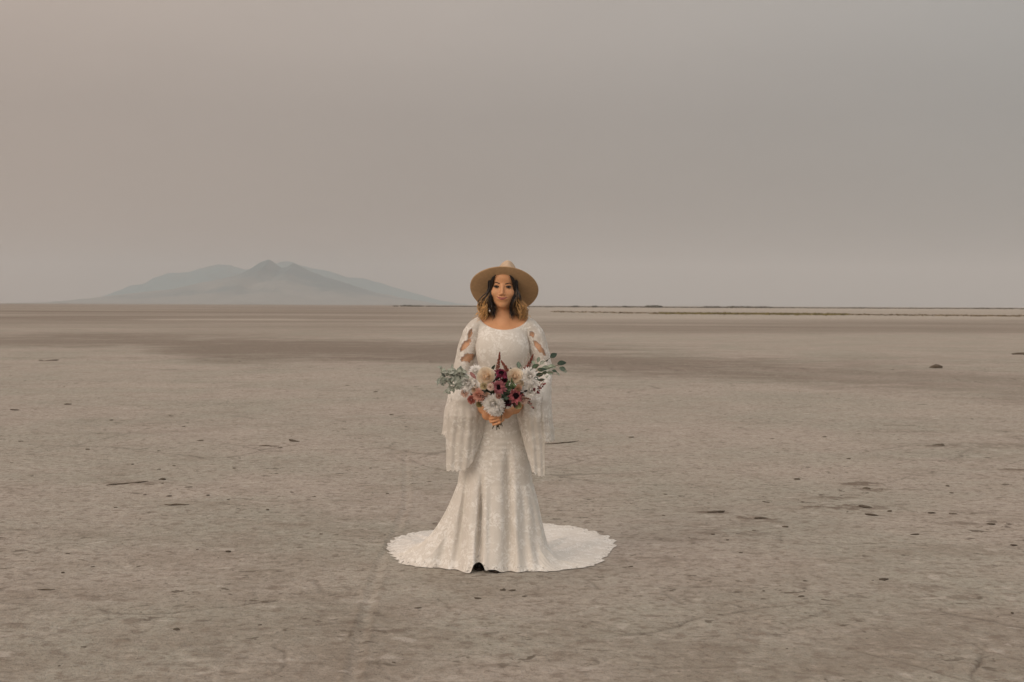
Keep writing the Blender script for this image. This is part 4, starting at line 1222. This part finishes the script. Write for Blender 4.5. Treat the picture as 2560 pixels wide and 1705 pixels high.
def spike(pts, w0, col, name='astilbe', fwd=.02):
    b = MB(); P = np.array([BP(x, y, fwd) for x, y in pts]); 
    t = np.linspace(0, 1, 40); k = np.linspace(0, 1, len(P)); Q = np.stack([np.interp(t, k, P[:, i]) for i in range(3)], -1)
    b.tube(Q, .0013, (.16, .10, .05), 5)
    for i in range(240):
        s = rs.random(); p = np.array([np.interp(s, t, Q[:, i_]) for i_ in range(3)])
        r = w0 * SC * (1 - .85 * s) * math.sqrt(rs.random()); a_ = rs.uniform(0, 6.28)
        b.blob(p + r * np.array((math.cos(a_), math.sin(a_), rs.normal(0, .3))), rs.uniform(.0017, .0034), np.array(col) * rs.uniform(.55, 1.35), 5, 4)
    return b.build(name, M_PETAL, bouquet)
spike([(1075, 430), (1080, 330), (1100, 220), (1108, 135)], 42, (.34, .105, .070), fwd=.03)
spike([(1230, 450), (1200, 380), (1160, 320), (1130, 270)], 42, (.36, .12, .085), fwd=.03)
spike([(1530, 420), (1570, 350), (1620, 260), (1650, 170)], 48, (.30, .09, .065), fwd=-.02)
spike([(1480, 900), (1540, 885), (1620, 905)], 26, (.25, .10, .05), fwd=.015)
spike([(540, 700), (520, 780), (535, 800)], 26, (.20, .11, .08), fwd=.01)

def sprig(x0, y0, x1, y1, n, col, fwd, r=14):
    b = MB()
    b.tube([BP(x0, y0, fwd), BP((x0 + x1) / 2, (y0 + y1) / 2 + 15, fwd + .01), BP(x1, y1, fwd)], .0011, (.17, .09, .06), 5)
    for i in range(n):
        s = rs.random(); p = BP(x0 + (x1 - x0) * s + rs.normal(0, 26), y0 + (y1 - y0) * s + rs.normal(0, 26), fwd + rs.normal(0, .008))
        b.blob(p, SC * r * rs.uniform(.6, 1.2), np.array(col) * rs.uniform(.5, 1.5), 7, 6)
    return b.build('berry_sprig', M_PETAL, bouquet)
sprig(1690, 790, 1830, 600, 26, (.30, .085, .075), .005)
sprig(1640, 780, 1750, 760, 14, (.26, .045, .05), .012, 17)
sprig(1540, 930, 1640, 1020, 16, (.40, .21, .18), .0, 15)
sprig(690, 690, 760, 740, 10, (.28, .18, .09), .03, 11)

def leaf(b, c, ang, length, width, col, tiltn=(0, -1, 0.25), fold=.25):
    """oval leaf; ang = its direction in the picture plane"""
    n = np.array(tiltn, float); n /= np.linalg.norm(n)
    d = np.array((math.cos(ang), 0, math.sin(ang))); d -= n * (d @ n); d /= np.linalg.norm(d); e = np.cross(n, d)
    s = np.linspace(0, 1, 8); wv = np.linspace(-1, 1, 5)
    prof = np.sin(np.pi * np.clip(s, .03, .97) ** .85) ** .75
    P = c + (s[:, None, None] * length) * d + (prof[:, None] * wv[None] * width / 2)[..., None] * e + ((np.abs(wv)[None] * fold * width / 2 * prof[:, None]) - .25 * length * (s[:, None] - .35) ** 2)[..., None] * n
    q = np.asarray(col)
    cc = np.repeat(np.repeat(q[None, None], 8, 0), 5, 1) * (1 + .18 * (np.abs(wv)[None, :, None] < .1))
    b.grid(P, cc)

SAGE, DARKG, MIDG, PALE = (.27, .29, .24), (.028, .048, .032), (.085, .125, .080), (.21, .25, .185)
# eucalyptus on the right: a stem with its leaves per branch
def branch(pts, leaves, fwd, name='eucalyptus_branch'):
    b = MB(); P = np.array([BP(x, y, fwd + .008 * i) for i, (x, y) in enumerate(pts)])
    t = np.linspace(0, 1, 16); k = np.linspace(0, 1, len(P)); Q = np.stack([np.interp(t, k, P[:, i]) for i in range(3)], -1)
    b.tube(Q, np.linspace(.002, .0011, 16), (.12, .10, .06), 6)
    for x, y, ln, wd, ang, col in leaves:
        p = BP(x, y, fwd + rs.uniform(.0, .018)); a_ = R_(ang)
        st = p - np.array((math.cos(a_), 0, math.sin(a_))) * ln * SC * .5
        leaf(b, st, a_, ln * SC, wd * SC, np.array(col) * rs.uniform(.85, 1.2), (rs.normal(0, .25), -1, rs.normal(.25, .3)))
        i = np.argmin(np.linalg.norm(Q - st, axis=1)); b.tube([Q[i], st], .0007, (.11, .11, .06), 4)
    return b.build(name, M_LEAF, bouquet)
branch([(1480, 480), (1700, 380), (1880, 260), (1960, 210)], [(1985, 180, 130, 92, 40, DARKG), (1690, 360, 120, 80, 25, MIDG), (1740, 250, 100, 62, 70, PALE), (1800, 300, 90, 60, 40, SAGE), (1620, 430, 110, 70, 10, MIDG), (1880, 270, 50, 24, 50, DARKG), (1850, 230, 80, 50, 100, (.45, .42, .38)), (1660, 290, 90, 60, 110, PALE)], -.005)
branch([(1500, 520), (1750, 430), (1950, 380), (2080, 340)], [(2120, 312, 145, 88, 8, DARKG), (1860, 395, 170, 95, 12, PALE), (1960, 370, 130, 80, -5, PALE), (2145, 405, 130, 80, -15, (.15, .20, .155)), (2180, 450, 90, 50, -25, SAGE), (1780, 420, 120, 70, -10, MIDG), (1830, 410, 130, 34, -5, DARKG)], .005)
branch([(1520, 560), (1720, 520), (1900, 460), (2020, 460)], [(1770, 500, 140, 72, 2, (.045, .07, .045)), (1790, 588, 120, 52, 2, (.06, .07, .05)), (2000, 450, 85, 56, -28, DARKG), (1930, 470, 120, 60, -8, PALE), (1850, 470, 110, 60, 10, MIDG), (2060, 490, 80, 36, -50, SAGE), (1700, 560, 90, 50, -20, MIDG), (1880, 530, 60, 34, 60, SAGE)], .01)
branch([(1380, 560), (1410, 460), (1425, 390)], [(1420, 335, 115, 80, 88, (.12, .155, .115)), (1330, 400, 70, 22, 5, DARKG), (1460, 360, 60, 22, 115, SAGE)], -.01)
# silver leaves on the left
for (x1, y1), n in (((150, 440), 26), ((105, 600), 27), ((245, 760), 22), ((330, 430), 22), ((470, 400), 20), ((400, 720), 9)):
    lv = []
    for i in range(n):
        s = .18 + .85 * (i + rs.random()) / n
        x, y = 560 + (x1 - 560) * s + rs.normal(0, 22), 590 + (y1 - 590) * s + rs.normal(0, 26)
        a0 = math.degrees(math.atan2(-(y1 - 590), x1 - 560)); c0 = SAGE if rs.random() < .7 else ((.12, .135, .11) if rs.random() < .6 else (.34, .35, .30))
        lv.append((x, y, rs.uniform(80, 130), rs.uniform(34, 56), a0 + (42 if i % 2 else -42) + rs.normal(0, 22), c0))
    branch([(600, 600), ((600 + x1) / 2, (600 + y1) / 2 + 10), (x1, y1)], lv, rs.uniform(-.015, .015), 'silver_leaf_branch')
# green leaves between the flowers, and the mauve leaf
b = MB()
leaf(b, BP(620, 460, .04), R_(-48), 150 * SC, 62 * SC, (.26, .12, .11)); b.build('leaf', M_LEAF, bouquet)
fol = MB()
for i in range(150):
    a_ = rs.uniform(0, 2 * math.pi); r = math.sqrt(rs.random())
    x, y = 1120 + 560 * r * math.cos(a_), 720 + 290 * r * math.sin(a_)
    if 900 < y and abs(x - 1080) > 420: continue
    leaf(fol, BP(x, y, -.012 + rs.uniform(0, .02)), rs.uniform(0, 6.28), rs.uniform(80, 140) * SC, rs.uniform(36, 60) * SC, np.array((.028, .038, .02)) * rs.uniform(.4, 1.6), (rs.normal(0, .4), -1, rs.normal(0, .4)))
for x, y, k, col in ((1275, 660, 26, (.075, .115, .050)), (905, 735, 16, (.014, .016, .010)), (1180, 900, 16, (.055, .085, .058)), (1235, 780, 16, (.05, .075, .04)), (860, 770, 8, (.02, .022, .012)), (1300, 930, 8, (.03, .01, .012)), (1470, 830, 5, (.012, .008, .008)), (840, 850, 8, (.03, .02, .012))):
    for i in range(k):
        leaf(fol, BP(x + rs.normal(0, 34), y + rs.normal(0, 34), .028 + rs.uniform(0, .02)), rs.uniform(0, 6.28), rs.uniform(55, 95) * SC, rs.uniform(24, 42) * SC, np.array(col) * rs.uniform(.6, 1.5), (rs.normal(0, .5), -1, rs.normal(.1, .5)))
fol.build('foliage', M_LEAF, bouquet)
# stems below the hands, gathered in the grip
grip = BP(1070, 1200, -.040)
for x, y, x1, y1 in ((985, 1385, 860, 800), (1010, 1340, 960, 760), (1058, 1405, 1050, 740), (1075, 1360, 1100, 700), (1120, 1330, 1200, 740), (1150, 1345, 1280, 760), (1130, 1290, 1340, 820), (1100, 1390, 1150, 900)):
    b = MB()
    a_ = BP(x, y, -.030 + rs.normal(0, .004)); c_ = BP(x1, y1, -.02)
    g_ = grip + np.array((rs.normal(0, .006), rs.normal(0, .005), 0))
    t = np.linspace(0, 1, 14)[:, None]
    P = (1 - t) ** 2 * a_ + 2 * t * (1 - t) * g_ + t ** 2 * c_
    b.tube(P, .0026, np.array((.075, .070, .040)) * rs.uniform(.6, 1.3), 6)
    b.build('stem', M_LEAF, bouquet)

# ------------------------------------------------------------------ clods and sticks on the flat
def clod_mesh(seed, flat=.45, el=1.0):
    r = np.random.default_rng(seed); n, m = 14, 18
    th = np.linspace(.02, np.pi - .02, n); ph = np.linspace(0, 2 * np.pi, m, endpoint=False)
    D = np.stack([np.sin(th)[:, None] * np.cos(ph), np.sin(th)[:, None] * np.sin(ph), np.cos(th)[:, None] * np.ones(m)], -1)
    k = 1 + .38 * vnoise(D[..., 0] * 1.7 + seed * 3.1, D[..., 1] * 1.7, D[..., 2] * 1.7 + 5, seed) + .2 * vnoise(D[..., 0] * 4 + seed, D[..., 1] * 4, D[..., 2] * 4, seed + 1)
    P = D * k[..., None] * np.array((el, .8, flat))
    b = MB(); b.grid(P, wrap_v=True)
    V, Q = np.concatenate(b.v), np.concatenate(b.f)
    me = mesh_from('dirt_clod', V, Q); me.materials.append(M_CLOD)
    return me
CL = [clod_mesh(s, f, e) for s, f, e in ((1, .45, 1.0), (2, .38, 1.25), (3, .55, .9), (4, .35, 1.5), (5, .5, 1.1), (6, .4, 1.0))]
def clod(px, py, half, mesh, rz=None, label=None, group=None, zs=1.0):
    g0 = ground_at(px, py)
    o = bpy.data.objects.new('dirt_clod', mesh); COL.objects.link(o)
    half = half * .62; zs = zs * .70
    o.location = (g0[0], g0[1], half * .10 * zs); o.scale = (half, half, half * zs)
    o.rotation_euler = (random.uniform(-.15, .15), random.uniform(-.15, .15), random.uniform(0, 6.28) if rz is None else rz)
    return tag(o, label or 'small dark crumb of dried mud lying on the pale flat', 'clod', group or 'small mud crumbs scattered over the flat')
S1 = 1.0874
G1 = 'larger dark clods on the flat'
for px, py, half, mi, lab, zs in (
        (2153 * S1, 846 * S1, .24, 2, 'dark upright lump standing alone at the edge of the brown band', 1.3),
        (2352 * S1, 815 * S1, .35, 3, 'dark lump cut by the picture edge beyond the brown band', .8),
        (118 * S1, 829 * S1, .20, 3, 'grey clod beside the pale crust below the hills', .5),
        (678 * S1, 1015 * S1, .075, 3, 'dark wedge shaped clod beside a thin stick, nearest the sleeve', .9),
        (374 * S1, 1103 * S1, .050, 2, 'biggest dark clod in the loose cluster near the long twig', 1.1),
        (365 * S1, 1080 * S1, .026, 0, 'small round clod above the biggest clod of the cluster', 1.1),
        (400 * S1, 1071 * S1, .030, 1, 'flat dark clod, farthest of the cluster near the long twig', 1.0),
        (373 * S1, 1112 * S1, .020, 4, 'tiny clod just below the biggest clod of the cluster', 1.0),
        (2031 * S1, 1332 * S1, .036, 1, 'dark flat clod alone on smooth crust with a crumb beside it', .9),
        (1640 * S1, 1178.5 * S1, .075, 3, 'long low brown clod beside a pale crust patch', .7),
        (1993 * S1, 1124 * S1, .06, 0, 'ragged dark lump with a trailing line of crumbs', .9),
        (1990 * S1, 1166 * S1, .07, 1, 'brown lump at the end of the churned ridge', .7),
        (1750 * S1, 1192 * S1, .07, 3, 'tilted brown flake between the long clod and the ridge', .6),
        (1156 * S1, 1357 * S1, .028, 3, 'dark flat clod just in front of her boots', .7),
        (1178 * S1, 1358 * S1, .026, 1, 'dark clod touching another just in front of her boots', .8),
        (1098 * S1, 1376 * S1, .025, 4, 'dark clod in front of the hem, toward the wheel track', .8),
        (1207 * S1, 1371 * S1, .020, 1, 'lone small clod in front of the hem past her boots', .8),
        (960 * S1, 1398 * S1, .022, 1, 'small dark clod beside the wheel track', .7),
        (406 * S1, 1448 * S1, .026, 1, 'black clod with a crumb beside it near the bottom edge', .9),
        (525 * S1, 1268 * S1, .030, 2, 'dark crooked clod on bare crust short of the train', .7),
        (2155 * S1, 1025 * S1, .10, 4, 'grey brown clod at the rim of the brown patch', .6),
        (35 * S1, 943 * S1, .09, 1, 'flat dark clod by the picture edge on pale crust', .6)):
    clod(px, py, half, CL[mi], None if half < .1 else 0.2, lab, G1, zs)
for px, py, half in [(z8([p])[0] + (r_,)) for p, r_ in (((225, 555), .03), ((770, 597), .035), ((1770, 547), .035), ((1750, 508), .03), ((1435, 645), .03), ((1340, 665), .05), ((480, 770), .028), ((630, 870), .024), ((1405, 1018), .012), ((1345, 1020), .012), ((885, 1390), .014), ((2100, 1195), .014), ((755, 1075), .012), ((960, 1105), .022), ((40, 245), .05), ((800, 255), .05), ((1080, 245), .05), ((935, 472), .035), ((1215, 362), .04), ((215, 668), .022), ((35, 945), .02), ((560, 800), .02), ((705, 750), .022), ((870, 730), .03), ((1665, 655), .05), ((1780, 660), .045), ((1985, 715), .045), ((2110, 828), .03), ((1570, 770), .03), ((980, 1022), .024), ((345, 790), .03))]:
    clod(px, py, half, random.choice(CL), zs=random.uniform(.6, .9))
z7 = Z((0, 840), .42463)
for px, py, half in [(z7([p])[0] + (r_,)) for p, r_ in (((240, 145), .09), ((400, 402), .07), ((655, 495), .05), ((1010, 472), .06), ((1180, 617), .05), ((1650, 660), .04), ((125, 622), .05), ((70, 748), .03), ((188, 824), .028), ((1410, 720), .025), ((1380, 778), .03), ((1105, 890), .035), ((850, 935), .026), ((995, 942), .035), ((1225, 937), .025), ((1345, 962), .02), ((1575, 1023), .025), ((1850, 947), .025), ((2305, 465), .05), ((2045, 292), .08), ((2280, 928), .022), ((2210, 330), .07), ((680, 1010), .025), ((780, 755), .025), ((515, 668), .04), ((1720, 920), .03), ((935, 678), .03), ((2180, 778), .025), ((1080, 533), .04))]:
    clod(px, py, half, random.choice(CL), zs=random.uniform(.5, .9))
for px, py, half in [(zL([p])[0] + (r_,)) for p, r_ in (((1475, 120), .015), ((1890, 200), .018), ((370, 427), .018), ((815, 392), .012), ((1130, 780), .010), ((1530, 738), .02), ((495, 865), .014), ((1135, 545), .014), ((1665, 150), .018), ((2320, 960), .018), ((400, 316), .014), ((545, 393), .02))]:
    clod(px, py, half, random.choice(CL), zs=random.uniform(.5, .9))
k = 0
while k < 90:
    px, py = random.uniform(-100, 2660), 900 + 800 * random.random() ** 1.1
    if 940 < px < 1570 and 1000 < py < 1450: continue
    d = np.linalg.norm(ground_at(px, py))
    half = random.choice((.006, .007, .009, .010, .013)) * (d / 7) ** .9
    clod(px, py, half, random.choice(CL), zs=random.uniform(.4, .8)); k += 1

def stick(p0, p1, r, lab, bend=.02, seed=0):
    a_, c_ = ground_at(*p0), ground_at(*p1); mid = (a_ + c_) / 2
    t = np.linspace(0, 1, 12); P = a_ + (c_ - a_) * t[:, None] - mid
    nrm = np.array((-(c_ - a_)[1], (c_ - a_)[0], 0)); nrm /= np.linalg.norm(nrm)
    P = P + nrm * (bend * np.sin(t * np.pi * 1.6 + seed))[:, None]
    P[:, 2] = r * .4 + .004 * np.abs(np.sin(t * 5 + seed)) * (r > .008)
    r = r * .62; b = MB(); b.tube(P, r * (1 - 1.3 * np.abs(t - .45)), (.11, .085, .06), 7)
    o = b.build('stick', M_CLOD, loc=mid)
    tag(o, lab, 'stick', 'sticks on the flat')
stick(z7([(640, 886)])[0], z7([(870, 858)])[0], .013, 'long crooked thin twig beside the cluster of dark clods', .03, 1)
stick(z7([(968, 999)])[0], z7([(1115, 996)])[0], .011, 'short straight brown stick below the cluster of clods', .005, 2)
stick(z7([(1525, 650)])[0], z7([(1645, 652)])[0], .011, 'thin twig lying beside the wedge shaped clod', .01, 0)
stick((1366, 1112), (1450, 1104), .012, 'thin dark stick on the ground just behind her sleeve', .02, 2)
stick(zL([(220, 532)])[0], zL([(325, 527)])[0], .006, 'thin short twig near the picture edge on cracked crust', .006, 1)
